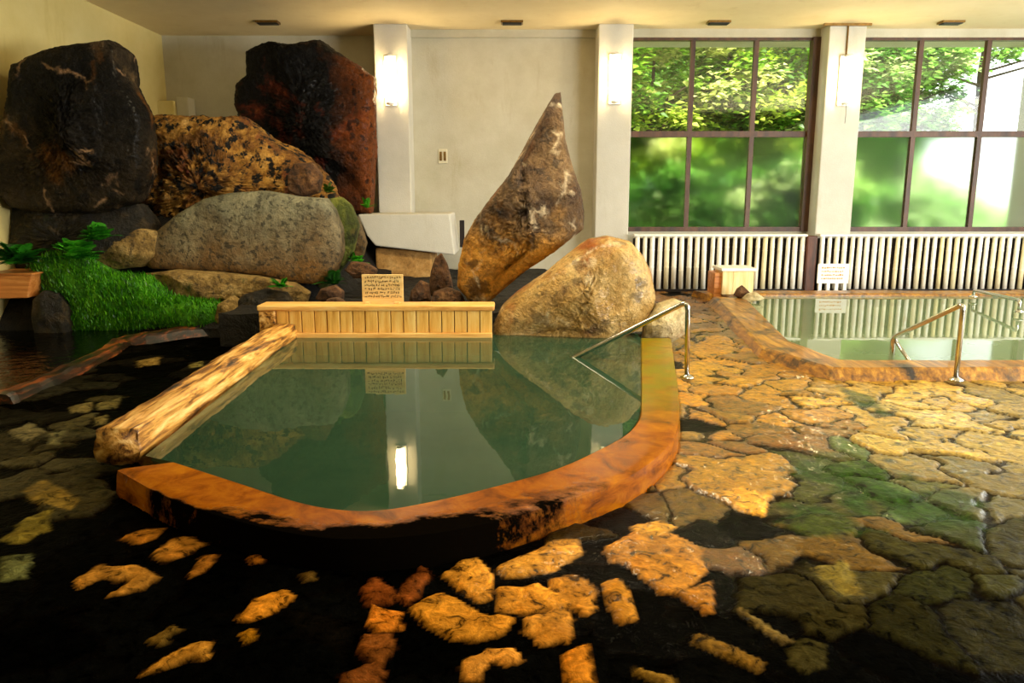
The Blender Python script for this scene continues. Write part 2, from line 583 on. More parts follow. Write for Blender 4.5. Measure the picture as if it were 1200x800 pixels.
# ------------------------------------------------------------------ outlines of the two baths (world metres)
RIM_Z = .135
WATER_Z = .13
inner_px = [(206, 541), (287, 567), (350, 587), (400, 596), (450, 596), (517, 584), (583, 568), (650, 549), (700, 527), (733, 508), (748, 490), (751, 470), (751, 430), (751, 396)]
outer_px = [(136, 550), (200, 584), (287, 612), (370, 628), (440, 630), (520, 622), (600, 605), (680, 580), (740, 556), (783, 523), (796, 492), (795, 455), (791, 425), (787, 396)]
rim_in = spline([ground(x, y, RIM_Z) for x, y in inner_px], 90)
rim_out = spline([ground(x, y, RIM_Z) for x, y in outer_px], 90)
bath_poly = [(p.x, p.y) for p in rim_out] + [(1.0, 7.5), (-2.3, 7.4), (-2.22, 7.1), (-2.05, 3.7)]

RP_Z = .10
rp_out_px = [(836, 347), (893, 407), (975, 431)]
rp_out = [ground(x, y, RP_Z) for x, y in rp_out_px] + [Vector((7.6, 6.05, RP_Z))]
rp_far_y = ground(900, 344, RP_Z).y
rp_poly = [(p.x, p.y) for p in rp_out] + [(7.6, rp_far_y + .1), (rp_out[0].x, rp_far_y + .1)]

cold_px = [(0, 464), (60, 440), (120, 412), (150, 396), (225, 384), (302, 378)]
cold = [ground(x, y, .06) for x, y in cold_px]
cold_poly = [(cold[0].x - 1.8, cold[0].y - .9), (cold[0].x, cold[0].y)] + [(p.x, p.y) for p in cold[1:4]] + [(-3.7, 8.15), (-5.5, 8.15)]


def inside(poly, X, Y):
    res = np.zeros(X.shape, bool)
    n = len(poly)
    for i in range(n):
        (x0, y0), (x1, y1) = poly[i], poly[(i + 1) % n]
        cond = ((y0 > Y) != (y1 > Y))
        with np.errstate(divide='ignore', invalid='ignore'):
            xi = (x1 - x0) * (Y - y0) / ((y1 - y0) if y1 != y0 else 1e-9) + x0
        res ^= cond & (X < xi)
    return res


def poly_dist(poly, X, Y):
    d = np.full(X.shape, 1e9)
    n = len(poly)
    for i in range(n):
        ax, ay = poly[i][0], poly[i][1]
        bx, by = poly[(i + 1) % n][0], poly[(i + 1) % n][1]
        ex, ey = bx - ax, by - ay
        t = np.clip(((X - ax) * ex + (Y - ay) * ey) / (ex * ex + ey * ey + 1e-12), 0, 1)
        d = np.minimum(d, np.hypot(X - ax - t * ex, Y - ay - t * ey))
    return np.where(inside(poly, X, Y), -d, d)


# ------------------------------------------------------------------ floor of irregular flagstones
def vnoise(X, Y, scale, seed):
    rng = np.random.RandomState(seed)
    G = rng.rand(256, 256)
    x, y = X * scale + 57.3, Y * scale + 31.7
    xi, yi = np.floor(x).astype(int), np.floor(y).astype(int)
    fx, fy = x - xi, y - yi
    fx, fy = fx * fx * (3 - 2 * fx), fy * fy * (3 - 2 * fy)
    g = lambda a, b: G[a % 256, b % 256]
    return (g(xi, yi) * (1 - fx) + g(xi + 1, yi) * fx) * (1 - fy) + (g(xi, yi + 1) * (1 - fx) + g(xi + 1, yi + 1) * fx) * fy


def make_floor():
    rng = np.random.RandomState(7)
    ys = [-2.4]
    while ys[-1] < 12.9:
        y = ys[-1]
        ys.append(y + (.08 if y < 1.3 else min(.05, .011 + .0040 * max(0, y - 1.6))))
    ys = np.array(ys)
    xs = np.concatenate([np.arange(-5.6, -3.2, .03), np.arange(-3.2, 5.0, .0165), np.arange(5.0, 9.6, .03)])
    X, Y = np.meshgrid(xs, ys)
    sh = X.shape
    wx = X + (vnoise(X, Y, 3.2, 1) - .5) * .22 + (vnoise(X, Y, 9, 2) - .5) * .07 + (vnoise(X, Y, 30, 5) - .5) * .022
    wy = Y + (vnoise(X, Y, 3.2, 3) - .5) * .22 + (vnoise(X, Y, 9, 4) - .5) * .07 + (vnoise(X, Y, 30, 6) - .5) * .022
    # seeds
    S = []
    cell = .27
    for gx in np.arange(-5.8, 9.8, cell):
        for gy in np.arange(-2.6, 13, cell):
            S.append((gx + rng.rand() * cell * .95, gy + rng.rand() * cell * .95))
    S = np.array(S)
    # stone colours by spot, partly light falloff painted into them (photo pixel, colour, darkness chance, height)
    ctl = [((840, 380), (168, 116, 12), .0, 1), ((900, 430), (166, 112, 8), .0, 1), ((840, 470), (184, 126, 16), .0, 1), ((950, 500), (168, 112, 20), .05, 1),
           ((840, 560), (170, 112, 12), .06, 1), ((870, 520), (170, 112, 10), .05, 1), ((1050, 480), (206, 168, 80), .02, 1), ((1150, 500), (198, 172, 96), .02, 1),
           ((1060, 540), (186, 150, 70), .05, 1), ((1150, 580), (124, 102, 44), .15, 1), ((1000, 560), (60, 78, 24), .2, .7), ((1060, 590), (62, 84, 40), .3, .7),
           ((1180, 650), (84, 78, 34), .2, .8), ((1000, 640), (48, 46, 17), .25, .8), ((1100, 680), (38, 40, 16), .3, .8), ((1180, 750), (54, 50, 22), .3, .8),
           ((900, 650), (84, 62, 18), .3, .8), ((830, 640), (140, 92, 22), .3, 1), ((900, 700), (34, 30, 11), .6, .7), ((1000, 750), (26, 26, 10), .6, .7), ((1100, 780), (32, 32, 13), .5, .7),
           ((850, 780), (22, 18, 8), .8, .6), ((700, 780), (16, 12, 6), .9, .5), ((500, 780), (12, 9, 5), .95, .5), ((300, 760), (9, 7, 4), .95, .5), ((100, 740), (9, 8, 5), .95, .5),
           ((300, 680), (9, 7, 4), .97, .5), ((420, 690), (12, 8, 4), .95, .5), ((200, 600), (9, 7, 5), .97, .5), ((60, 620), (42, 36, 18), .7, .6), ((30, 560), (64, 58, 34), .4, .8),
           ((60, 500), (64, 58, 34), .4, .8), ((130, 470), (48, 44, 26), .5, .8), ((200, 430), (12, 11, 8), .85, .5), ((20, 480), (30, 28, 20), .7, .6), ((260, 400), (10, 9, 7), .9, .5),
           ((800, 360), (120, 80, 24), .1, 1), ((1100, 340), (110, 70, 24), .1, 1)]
    C = np.array([[*ground(p[0][0], p[0][1]).xy] for p in ctl])
    CC = np.array([lin(*p[1])[:3] for p in ctl])
    CD = np.array([p[2] for p in ctl])
    CH = np.array([p[3] for p in ctl])
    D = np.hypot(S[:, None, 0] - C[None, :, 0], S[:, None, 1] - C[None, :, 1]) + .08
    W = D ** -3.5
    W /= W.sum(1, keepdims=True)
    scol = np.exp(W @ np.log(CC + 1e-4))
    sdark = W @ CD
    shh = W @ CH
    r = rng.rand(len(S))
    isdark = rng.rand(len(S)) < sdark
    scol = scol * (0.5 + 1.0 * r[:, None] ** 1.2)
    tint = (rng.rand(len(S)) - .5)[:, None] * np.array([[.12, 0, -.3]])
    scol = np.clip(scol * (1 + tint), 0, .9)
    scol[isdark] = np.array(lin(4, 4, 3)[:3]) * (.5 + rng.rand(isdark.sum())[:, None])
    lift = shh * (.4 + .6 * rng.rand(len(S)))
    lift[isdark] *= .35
    # some neighbouring cells are one larger, irregular stone
    pid = np.arange(len(S))
    ny0 = len(np.arange(-2.6, 13, cell))
    for k in range(len(S)):
        q = rng.rand()
        if q < .26 and k + 1 < len(S) and (k + 1) % ny0: pid[k] = pid[k + 1] = min(pid[k], pid[k + 1])
        elif q < .5 and k + ny0 < len(S): pid[k + ny0] = pid[k]
    scol, lift = scol[pid], lift[pid]
    # nearest two stones, via a bucket grid of neighbours
    nx_, ny_ = len(np.arange(-5.8, 9.8, cell)), len(np.arange(-2.6, 13, cell))
    ci = np.clip(((wx + 5.8) / cell).astype(int), 0, nx_ - 1)
    cj = np.clip(((wy + 2.6) / cell).astype(int), 0, ny_ - 1)
    d1 = np.full(sh, 9.)
    d2 = np.full(sh, 9.)
    i1 = np.zeros(sh, int)
    for di in range(-2, 3):
        for dj in range(-2, 3):
            k = np.clip(ci + di, 0, nx_ - 1) * ny_ + np.clip(cj + dj, 0, ny_ - 1)
            d = np.hypot(wx - S[k, 0], wy - S[k, 1])
            same = pid[k] == pid[i1]
            better = d < d1
            d2 = np.where(better & ~same & (d1 < 9), d1, np.where((d < d2) & ~better & ~same, d, d2))
            i1 = np.where(better, k, i1)
            d1 = np.where(better, d, d1)
    edge = d2 - d1
    jw = np.clip((edge - .008) / .034, 0, 1)
    jw = jw * jw * (3 - 2 * jw)
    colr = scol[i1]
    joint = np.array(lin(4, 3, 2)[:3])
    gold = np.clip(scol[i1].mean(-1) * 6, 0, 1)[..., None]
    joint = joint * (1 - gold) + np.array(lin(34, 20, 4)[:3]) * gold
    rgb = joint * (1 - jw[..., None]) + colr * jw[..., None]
    H = jw * .016 * lift[i1] + jw * ((pid[i1] * 7919 % 101) / 101 - .5)[...] * .012
    wet = 1 - .45 * jw
    # the pale and golden stones that stand out of the dark foreground
    stones = [
        ([(585, 655), (640, 632), (675, 626), (682, 640), (650, 665), (610, 670), (590, 665)], (204, 142, 50)),
        ([(515, 663), (540, 650), (562, 645), (576, 660), (575, 695), (560, 697), (535, 682)], (206, 140, 46)),
        ([(480, 703), (515, 682), (545, 695), (570, 712), (605, 716), (590, 735), (555, 742), (530, 740), (500, 725)], (190, 126, 36)),
        ([(580, 680), (630, 678), (668, 690), (665, 703), (610, 708), (582, 705)], (196, 130, 38)),
        ([(642, 672), (680, 668), (703, 685), (700, 705), (685, 713), (655, 695)], (190, 126, 40)),
        ([(613, 712), (660, 705), (672, 730), (665, 745), (638, 748), (618, 735)], (194, 130, 44)),
        ([(543, 765), (570, 752), (600, 750), (611, 765), (595, 771), (572, 765), (560, 788), (543, 787)], (196, 130, 46)),
        ([(660, 757), (690, 745), (695, 790), (675, 794), (662, 780)], (190, 118, 30)),
        ([(430, 722), (438, 700), (470, 710), (471, 727), (440, 730)], (190, 112, 30)),
        ([(425, 680), (438, 668), (470, 690), (460, 700), (432, 700)], (116, 58, 18)),
        ([(462, 690), (490, 655), (504, 664), (480, 700)], (116, 60, 20)),
        ([(420, 735), (460, 733), (468, 745), (450, 775), (425, 760)], (104, 58, 20)),
        ([(400, 780), (430, 765), (455, 775), (440, 800), (402, 800)], (96, 52, 18)),
        ([(708, 640), (740, 618), (790, 618), (825, 640), (828, 665), (800, 692), (770, 688), (735, 660), (715, 655)], (186, 124, 38)),
        ([(705, 680), (725, 672), (735, 690), (747, 717), (725, 723), (708, 700)], (180, 120, 34)),
        ([(800, 690), (828, 672), (840, 710), (825, 715)], (160, 104, 28)),
        ([(740, 612), (770, 605), (795, 612), (780, 622), (750, 622)], (210, 150, 50)),
        ([(815, 735), (860, 750), (898, 770), (890, 780), (850, 762), (815, 748)], (120, 88, 30)),
        ([(862, 705), (900, 725), (930, 745), (920, 748), (870, 715)], (110, 90, 44)),
        ([(925, 750), (945, 738), (970, 748), (968, 775), (945, 785), (925, 770)], (56, 50, 22)),
        ([(745, 775), (790, 790), (785, 798), (745, 785)], (124, 92, 32)),
        ([(990, 650), (1010, 690), (985, 690), (950, 660)], (110, 96, 34)),
        ([(838, 575), (870, 566), (905, 575), (895, 598), (865, 590)], (222, 160, 50)),
        ([(277, 718), (300, 695), (330, 683), (341, 690), (320, 710), (295, 720)], (186, 118, 30)),
        ([(90, 672), (115, 655), (160, 655), (188, 668), (168, 684), (128, 690), (148, 676), (120, 670), (95, 682)], (164, 112, 40)),
        ([(142, 624), (165, 615), (195, 615), (180, 628), (160, 632)], (156, 100, 30)),
        ([(180, 645), (200, 627), (225, 622), (240, 633), (215, 645), (195, 652)], (168, 112, 38)),
        ([(217, 665), (235, 648), (255, 645), (245, 660), (225, 668)], (166, 106, 34)),
        ([(168, 782), (190, 762), (220, 746), (244, 745), (240, 766), (215, 765), (190, 776)], (178, 122, 40)),
        ([(168, 742), (205, 724), (213, 730), (185, 747)], (104, 78, 28)),
        ([(28, 570), (50, 558), (95, 583), (85, 594), (60, 590), (35, 580)], (118, 96, 40)),
        ([(0, 628), (30, 602), (62, 592), (55, 615), (30, 630)], (110, 96, 34)),
        ([(0, 645), (37, 643), (30, 672), (0, 676)], (84, 86, 48)),
        ([(280, 738), (300, 728), (300, 740), (288, 747)], (168, 112, 20)),
        ([(290, 646), (305, 639), (311, 650), (295, 654)], (170, 100, 24)),
        ([(350, 665), (372, 660), (370, 672), (352, 674)], (90, 66, 24)),
        ([(8, 500), (38, 490), (52, 500), (30, 512)], (104, 96, 66)),
        ([(55, 505), (76, 498), (70, 514), (55, 514)], (96, 92, 60)),
        ([(80, 472), (108, 466), (105, 478), (85, 480)], (110, 98, 58)),
        ([(112, 470), (140, 462), (136, 474), (116, 476)], (98, 90, 52)),
        ([(160, 420), (185, 416), (186, 424), (165, 426)], (120, 98, 50)),
        ([(222, 424), (236, 421), (236, 428), (224, 429)], (100, 92, 50)),
        ([(110, 485), (126, 482), (124, 492), (112, 494)], (104, 92, 50)),
    ]
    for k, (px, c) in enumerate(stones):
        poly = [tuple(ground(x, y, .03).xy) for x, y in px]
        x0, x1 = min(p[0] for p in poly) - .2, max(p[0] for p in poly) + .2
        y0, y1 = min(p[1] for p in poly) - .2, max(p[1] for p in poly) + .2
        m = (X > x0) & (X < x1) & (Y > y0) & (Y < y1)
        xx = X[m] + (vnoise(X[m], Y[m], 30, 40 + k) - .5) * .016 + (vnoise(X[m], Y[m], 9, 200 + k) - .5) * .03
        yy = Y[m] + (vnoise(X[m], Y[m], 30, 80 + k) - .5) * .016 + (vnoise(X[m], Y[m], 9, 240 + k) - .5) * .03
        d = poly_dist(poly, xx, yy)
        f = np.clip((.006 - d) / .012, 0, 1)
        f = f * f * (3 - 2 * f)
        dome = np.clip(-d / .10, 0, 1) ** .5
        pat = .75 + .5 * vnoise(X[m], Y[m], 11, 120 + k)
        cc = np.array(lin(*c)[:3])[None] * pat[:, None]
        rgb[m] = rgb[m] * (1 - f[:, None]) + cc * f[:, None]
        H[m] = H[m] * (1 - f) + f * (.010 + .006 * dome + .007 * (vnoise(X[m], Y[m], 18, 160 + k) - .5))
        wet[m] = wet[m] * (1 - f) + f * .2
    # patches of green moss on the right
    for (px, py, rx, ry) in ((1000, 560, .28, .42), (1075, 595, .35, .3), (1010, 470, .12, .35), (960, 610, .2, .2)):
        g = ground(px, py)
        q = np.hypot((X - g.x) / rx, (Y - g.y) / ry) + (vnoise(X, Y, 9, 9) - .5) * .9
        f = np.clip((1 - q) * 2.2, 0, .8)[..., None]
        rgb = rgb * (1 - f) + np.array(lin(36, 66, 18)[:3]) * f
    Z = H + (vnoise(X, Y, 1.6, 21) - .5) * .012 + (vnoise(X, Y, 24, 22) - .5) * .004
    gl_ctl = np.clip(CC.mean(1) * 7 - .06, .0, 1)
    gloss = (W @ gl_ctl)[i1] * np.clip(rgb.mean(-1) * 14, .12, 1)
    # the baths are sunk into the floor
    for poly, dep in ((bath_poly, -.62), (rp_poly, -.6), (cold_poly, -.35)):
        d = poly_dist(poly, X, Y)
        Z = np.where(d < -.07, dep, np.where(d < 0, -.02, Z))
    far = np.where((Y > 7.45) & (X < 1.0), -.05, 0)
    Z = Z + far
    nr, nc = sh
    co = np.stack([X, Y, Z], -1).reshape(-1, 3).astype(np.float32)
    idx = np.arange(nr * nc).reshape(nr, nc)
    quads = np.stack([idx[:-1, :-1], idx[:-1, 1:], idx[1:, 1:], idx[1:, :-1]], -1).reshape(-1, 4)
    me = bpy.data.meshes.new('floor')
    me.vertices.add(len(co))
    me.vertices.foreach_set('co', co.ravel())
    me.loops.add(quads.size)
    me.loops.foreach_set('vertex_index', quads.ravel().astype(np.int32))
    me.polygons.add(len(quads))
    me.polygons.foreach_set('loop_start', np.arange(0, quads.size, 4, dtype=np.int32))
    me.polygons.foreach_set('use_smooth', np.ones(len(quads), bool))
    me.update(calc_edges=True)
    ca = me.attributes.new('stone_col', 'FLOAT_COLOR', 'POINT')
    rgba = np.concatenate([rgb.reshape(-1, 3), np.ones((nr * nc, 1))], 1).astype(np.float32)
    ca.data.foreach_set('color', rgba.ravel())
    wa = me.attributes.new('wet', 'FLOAT', 'POINT')
    wa.data.foreach_set('value', wet.ravel().astype(np.float32))
    ga = me.attributes.new('gloss', 'FLOAT', 'POINT')
    ga.data.foreach_set('value', gloss.ravel().astype(np.float32))
    me.materials.append(M['floor'])
    o = bpy.data.objects.new('floor', me)
    COL.objects.link(o)
    tag(o, 'wet floor of irregular golden and black flagstones', 'floor', kind='structure')


make_floor()

# ------------------------------------------------------------------ room shell
LX, RX, BACK, CEIL = -5.55, 9.5, -2.5, 3.95


def struct(name, mb, mat, label=None, bevel=0):
    o = mb.build(name, mat, bevel=bevel)
    return tag(o, label, kind='structure')


struct('wall_left', MB().box(LX - .3, BACK, -.2, LX, 13.2, CEIL + .2), M['plaster_yellow'], 'yellowed plaster wall on the left')
struct('wall_rear', MB().box(LX - .3, BACK - .3, -.2, RX + .3, BACK, CEIL + .2), M['plaster'], 'wall behind the viewer')
struct('ceiling', MB().box(LX - .3, BACK - .3, CEIL, RX + .3, 13.2, CEIL + .35), M['ceiling'], 'warm plaster ceiling')
# right-hand wall with a band of windows in it
struct('wall_right', MB().box(RX, BACK, -.2, RX + .3, 13.2, .8).box(RX, BACK, 3.7, RX + .3, 13.2, CEIL + .2)
       .box(RX, BACK, .8, RX + .3, 1.5, 3.7).box(RX, 11.2, .8, RX + .3, 13.2, 3.7), M['plaster'], 'wall on the right')

PF = 12.0                 # front of the pillars
WY = 12.36                # plane of the windows
p1a, p1b = at(441, 150, PF).x, at(480, 150, PF).x
p2a, p2b = at(699.5, 150, PF).x, at(739.5, 150, PF).x
p3a, p3b = at(964, 150, PF).x, at(1006.5, 150, PF).x
HEAD = at(850, 44, WY).z  # top of the windows
SILL = at(850, 271, WY).z
w2b = p3b + (p3a - p2b) * 1.08
wb = MB().box(LX, 12.85, -.2, p1a + .1, 13.15, CEIL)                     # left bay, set back
wb.box(p1a + .1, 12.45, -.2, p2b - .1, 13.15, CEIL)                      # middle bay
wb.box(p2b - .1, WY - .02, HEAD, RX, 13.15, CEIL)                        # over the windows
wb.box(p2b - .1, WY - .02, -.2, RX, 13.15, SILL)                         # under the windows
wb.box(w2b, WY - .02, SILL, RX, 13.15, HEAD)
wb.box(p2b - .3, WY + .1, SILL, p2b + .02, 12.56, HEAD).box(p3a - .02, WY + .1, SILL, p3b + .02, 12.56, HEAD)
struct('wall_back', wb, M['plaster'], 'pale plaster back wall')
for k, (a, b) in enumerate(((p1a, p1b), (p2a, p2b), (p3a, p3b))):
    o = MB().box(a, PF, 0, b, 12.5, CEIL).build('pillar', M['plaster_white'], bevel=.015)
    tag(o, ['white plaster pillar between the black rock and the blank wall', 'white plaster pillar beside the pointed rock', 'white plaster pillar between the two windows'][k], 'pillar', 'pillars along the back wall', 'structure')
struct('trim_1', MB().box(p1b, 12.40, at(600, 44, 12.42).z, p2a, 12.46, CEIL), M['plaster'], 'shallow lintel band on the middle wall')


def window(num, a, b, mull, label):
    root = empty('window_%d' % num, ((a + b) / 2, WY + .04, SILL), label, None)
    root['kind'] = 'structure'
    inv = lambda o: setattr(o, 'location', (-root.location.x, -root.location.y, -root.location.z)) or o
    f = MB()
    t = .05
    f.box(a, WY, SILL, a + t, WY + .1, HEAD).box(b - t * 2.2, WY - .06, SILL, b, WY + .1, HEAD)
    f.box(a + t, WY, HEAD - .04, b - t, WY + .1, HEAD).box(a + t, WY - .03, SILL, b - t, WY + .1, SILL + .07)
    inv(f.build('frame', M['frame_wood'], root))
    zt = at(850, 157, WY).z
    xs = [a + t] + mull + [b - t]
    for m in mull:
        inv(MB().box(m - .035, WY + .01, SILL + .06, m + .035, WY + .09, HEAD - .03).build('mullion', M['frame_wood'], root))
    inv(MB().box(a + t, WY + .005, zt - .045, b - t, WY + .095, zt + .045).build('transom', M['frame_wood'], root))
    for i in range(len(xs) - 1):
        x0, x1 = xs[i] + (.035 if i else 0), xs[i + 1] - (.035 if i < len(xs) - 2 else 0)
        o = inv(MB().box(x0, WY + .04, zt + .045, x1, WY + .05, HEAD - .04).build('upper_pane', M['glass'], root))
        o = inv(MB().box(x0, WY + .04, SILL + .07, x1, WY + .05, zt - .045).build('lower_pane', M['frosted'], root))
        o['label'] = 'frosted lower glass pane'
    return root


m1 = [at(808.5, 157, WY).x, at(881.5, 157, WY).x]
window(1, p2b, p3a, m1, 'left window full of green leaves with frosted lower panes')
m2 = [at(1071, 157, WY).x, at(1149, 157, WY).x]
window(2, p3b, w2b, m2, 'right window glowing white at its right side')

# ------------------------------------------------------------------ ceiling vents, switch, wire
for (x, y, lab) in ((317, 40, 'dark slot vent in the ceiling above the black rock on the right of the rockery'),
                    (600, 29, 'dark slot vent in the ceiling over the blank middle wall'),
                    (840, 25, 'dark slot vent in the ceiling over the left window'),
                    (1110, 27, 'dark slot vent in the ceiling over the right window')):
    p = at(x, y, 11.95)
    r = empty('ceiling_vent', (p.x, 11.85, CEIL), lab, 'vent', 'slot vents in the ceiling')
    MB().box(-.16, -.09, -.03, .16, .09, 0).build('frame', M['brass'], r)
    v = MB()
    for k in range(4):
        v.box(-.14, -.07 + k * .038, -.042, .14, -.045 + k * .038, -.03)
    v.build('grille', M['black'], r)

p = at(519, 183, 12.44)
r = empty('wall_switch', (p.x, 12.45, p.z), 'small ivory double switch plate on the blank middle wall', 'switch')
MB().box(-.07, -.015, -.11, .07, 0, .11).build('plate', M['switch_plate'], r, bevel=.004)
for sx in (-.032, .032):
    MB().box(sx - .018, -.024, -.07, sx + .018, -.015, .07).build('rocker', M['brass'], r)

# ------------------------------------------------------------------ wall lamps
def wall_lamp(x, y, lab, cord=False):
    p = at(x, y, PF)
    r = empty('wall_lamp', (p.x, PF, p.z), lab, 'lamp', 'wall lamps on the pillars')
    MB().box(-.09, -.03, -.36, .09, 0, .36).build('back_plate', M['white_paint'], r, bevel=.008)
    prof = [(.03, -.32), (.06, -.30), (.075, -.24), (.08, -.1), (.08, .1), (.075, .24), (.06, .30), (.03, .32)]
    MB().lathe((0, -.115, 0), prof, 20).build('lamp_shade', M['lamp_glow'], r, smooth=True)
    MB().lathe((0, -.115, -.35), [(.05, 0), (.065, .02), (.045, .04)], 16).build('end_cap', M['white_paint'], r, smooth=True)
    MB().lathe((0, -.115, .315), [(.045, 0), (.065, .02), (.05, .04)], 16).build('end_cap', M['white_paint'], r, smooth=True)
    MB().box(-.015, -.115, -.345, .015, -.02, -.325).build('bracket', M['brass'], r)
    MB().box(-.015, -.115, .33, .015, -.02, .35).build('bracket', M['brass'], r)
    if cord:
        MB().tube([(0.02, -.1, -.34), (.025, -.1, -.5), (.02, -.1, -.62)], .004, 6).build('pull_cord', M['black'], r)
    return p


wall_lamp(458, 95, 'glowing wall lamp on the pillar beside the black rock')
wall_lamp(720, 93, 'glowing wall lamp on the pillar left of the leafy window')
pl = wall_lamp(989, 95, 'glowing wall lamp with pull cord on the pillar between the windows', True)
r = MB().tube([(pl.x + .0, PF - .012, pl.z + .36), (pl.x + .0, PF - .012, CEIL - .03)], .012, 8)
r.box(p3a - .1, PF - .05, CEIL - .035, p3b + .05, PF - .005, CEIL)
tag(r.build('conduit', M['brass']), 'thin metal conduit running up the pillar from the corded lamp to the ceiling', 'conduit')

# ------------------------------------------------------------------ bamboo fences under the windows
FY = 11.86
FZ0, FZ1 = .04, at(900, 277, FY).z
cx0, cx1 = at(742, 300, FY).x, at(944, 300, FY).x
cx2, cx3 = at(958, 300, FY).x, at(1200, 300, FY).x + .5
pole_proto = {}


def pole_mesh(kind):
    rnd = random.Random(kind)
    rr = .031 + .006 * rnd.random()
    prof = [(rr, 0)]
    z = .1 + rnd.random() * .25
    while z < FZ1 - FZ0 - .05:
        prof += [(rr, z - .012), (rr * 1.12, z), (rr * .97, z + .01), (rr, z + .02)]
        z += .26 + rnd.random() * .1
    prof += [(rr * .96, FZ1 - FZ0)]
    return MB().lathe((0, 0, 0), prof, 12)


def fence(a, b, lab):
    r = empty('bamboo_fence', ((a + b) / 2, FY, FZ0), lab, 'fence', 'bamboo fences under the windows')
    rnd = random.Random(int(a * 100))
    MB().box(a - r.location.x, .05, -.02, b - r.location.x, .085, FZ1 - FZ0 - .03).build('backing_board', M['fence_back'], r)
    MB().box(a - r.location.x, -.05, FZ1 - FZ0, b - r.location.x, .1, FZ1 - FZ0 + .035).build('top_rail', M['white_paint'], r, bevel=.008)
    MB().box(a - r.location.x, -.06, -.04, b - r.location.x, .1, 0).build('bottom_rail', M['fence_back'], r)
    n = int(round((b - a) / .1135))
    protos = [pole_mesh(k).build('bamboo_pole', M['bamboo'], r, smooth=True) for k in range(3)]
    for k in range(n):
        o = protos[k] if k < 3 else protos[rnd.randrange(3)].copy()
        if k >= 3:
            COL.objects.link(o)
            o.parent = r
        o.location = (a - r.location.x + (k + .5) * (b - a) / n, rnd.uniform(-.006, .006), 0)
        o.rotation_euler = (0, rnd.uniform(-.012, .012), rnd.random() * 6)
    return r


fence(cx0, cx1, 'cream bamboo pole fence under the left window behind the wooden box')
fence(cx2, cx3, 'cream bamboo pole fence under the right window along the pool')
pp = at(950, 300, 11.82)
o = MB().box(-.075, -.06, 0, .075, .11, FZ1 + .01).build('fence_post', M['post_wood'], bevel=.01)
o.location = (pp.x, 11.84, 0)
tag(o, 'dark brown square post between the two bamboo fences', 'post')

# small notice on the right-hand fence
p = at(976.5, 320, FY - .13)
r = empty('notice_board', (p.x, FY - .12, 0), 'white notice with orange lettering leaning on the bamboo below the pillar', 'sign')
sz0, sz1 = at(976, 332, FY - .13).z, at(976, 309, FY - .13).z
hw = .24
MB().box(-hw, -.012, sz0, hw, .012, sz1).build('board', M['white_paint'], r, bevel=.004)
for k in range(4):
    xk = -hw + .05 + k * (2 * hw - .1) / 3
    MB().box(xk - .025, -.02, -.01, xk + .025, .02, sz0).build('foot', M['white_paint'], r)
rnd = random.Random(5)
for row in range(4):
    t = MB()
    x = -hw + .06
    zr = sz1 - .06 - row * .055
    while x < hw - .09:
        w = rnd.uniform(.012, .03)
        t.box(x, -.0145, zr - rnd.uniform(.006, .014), x + w, -.012, zr + rnd.uniform(.004, .014))
        x += w + rnd.uniform(.006, .014)
    t.build('lettering', M['ink_orange'], r)


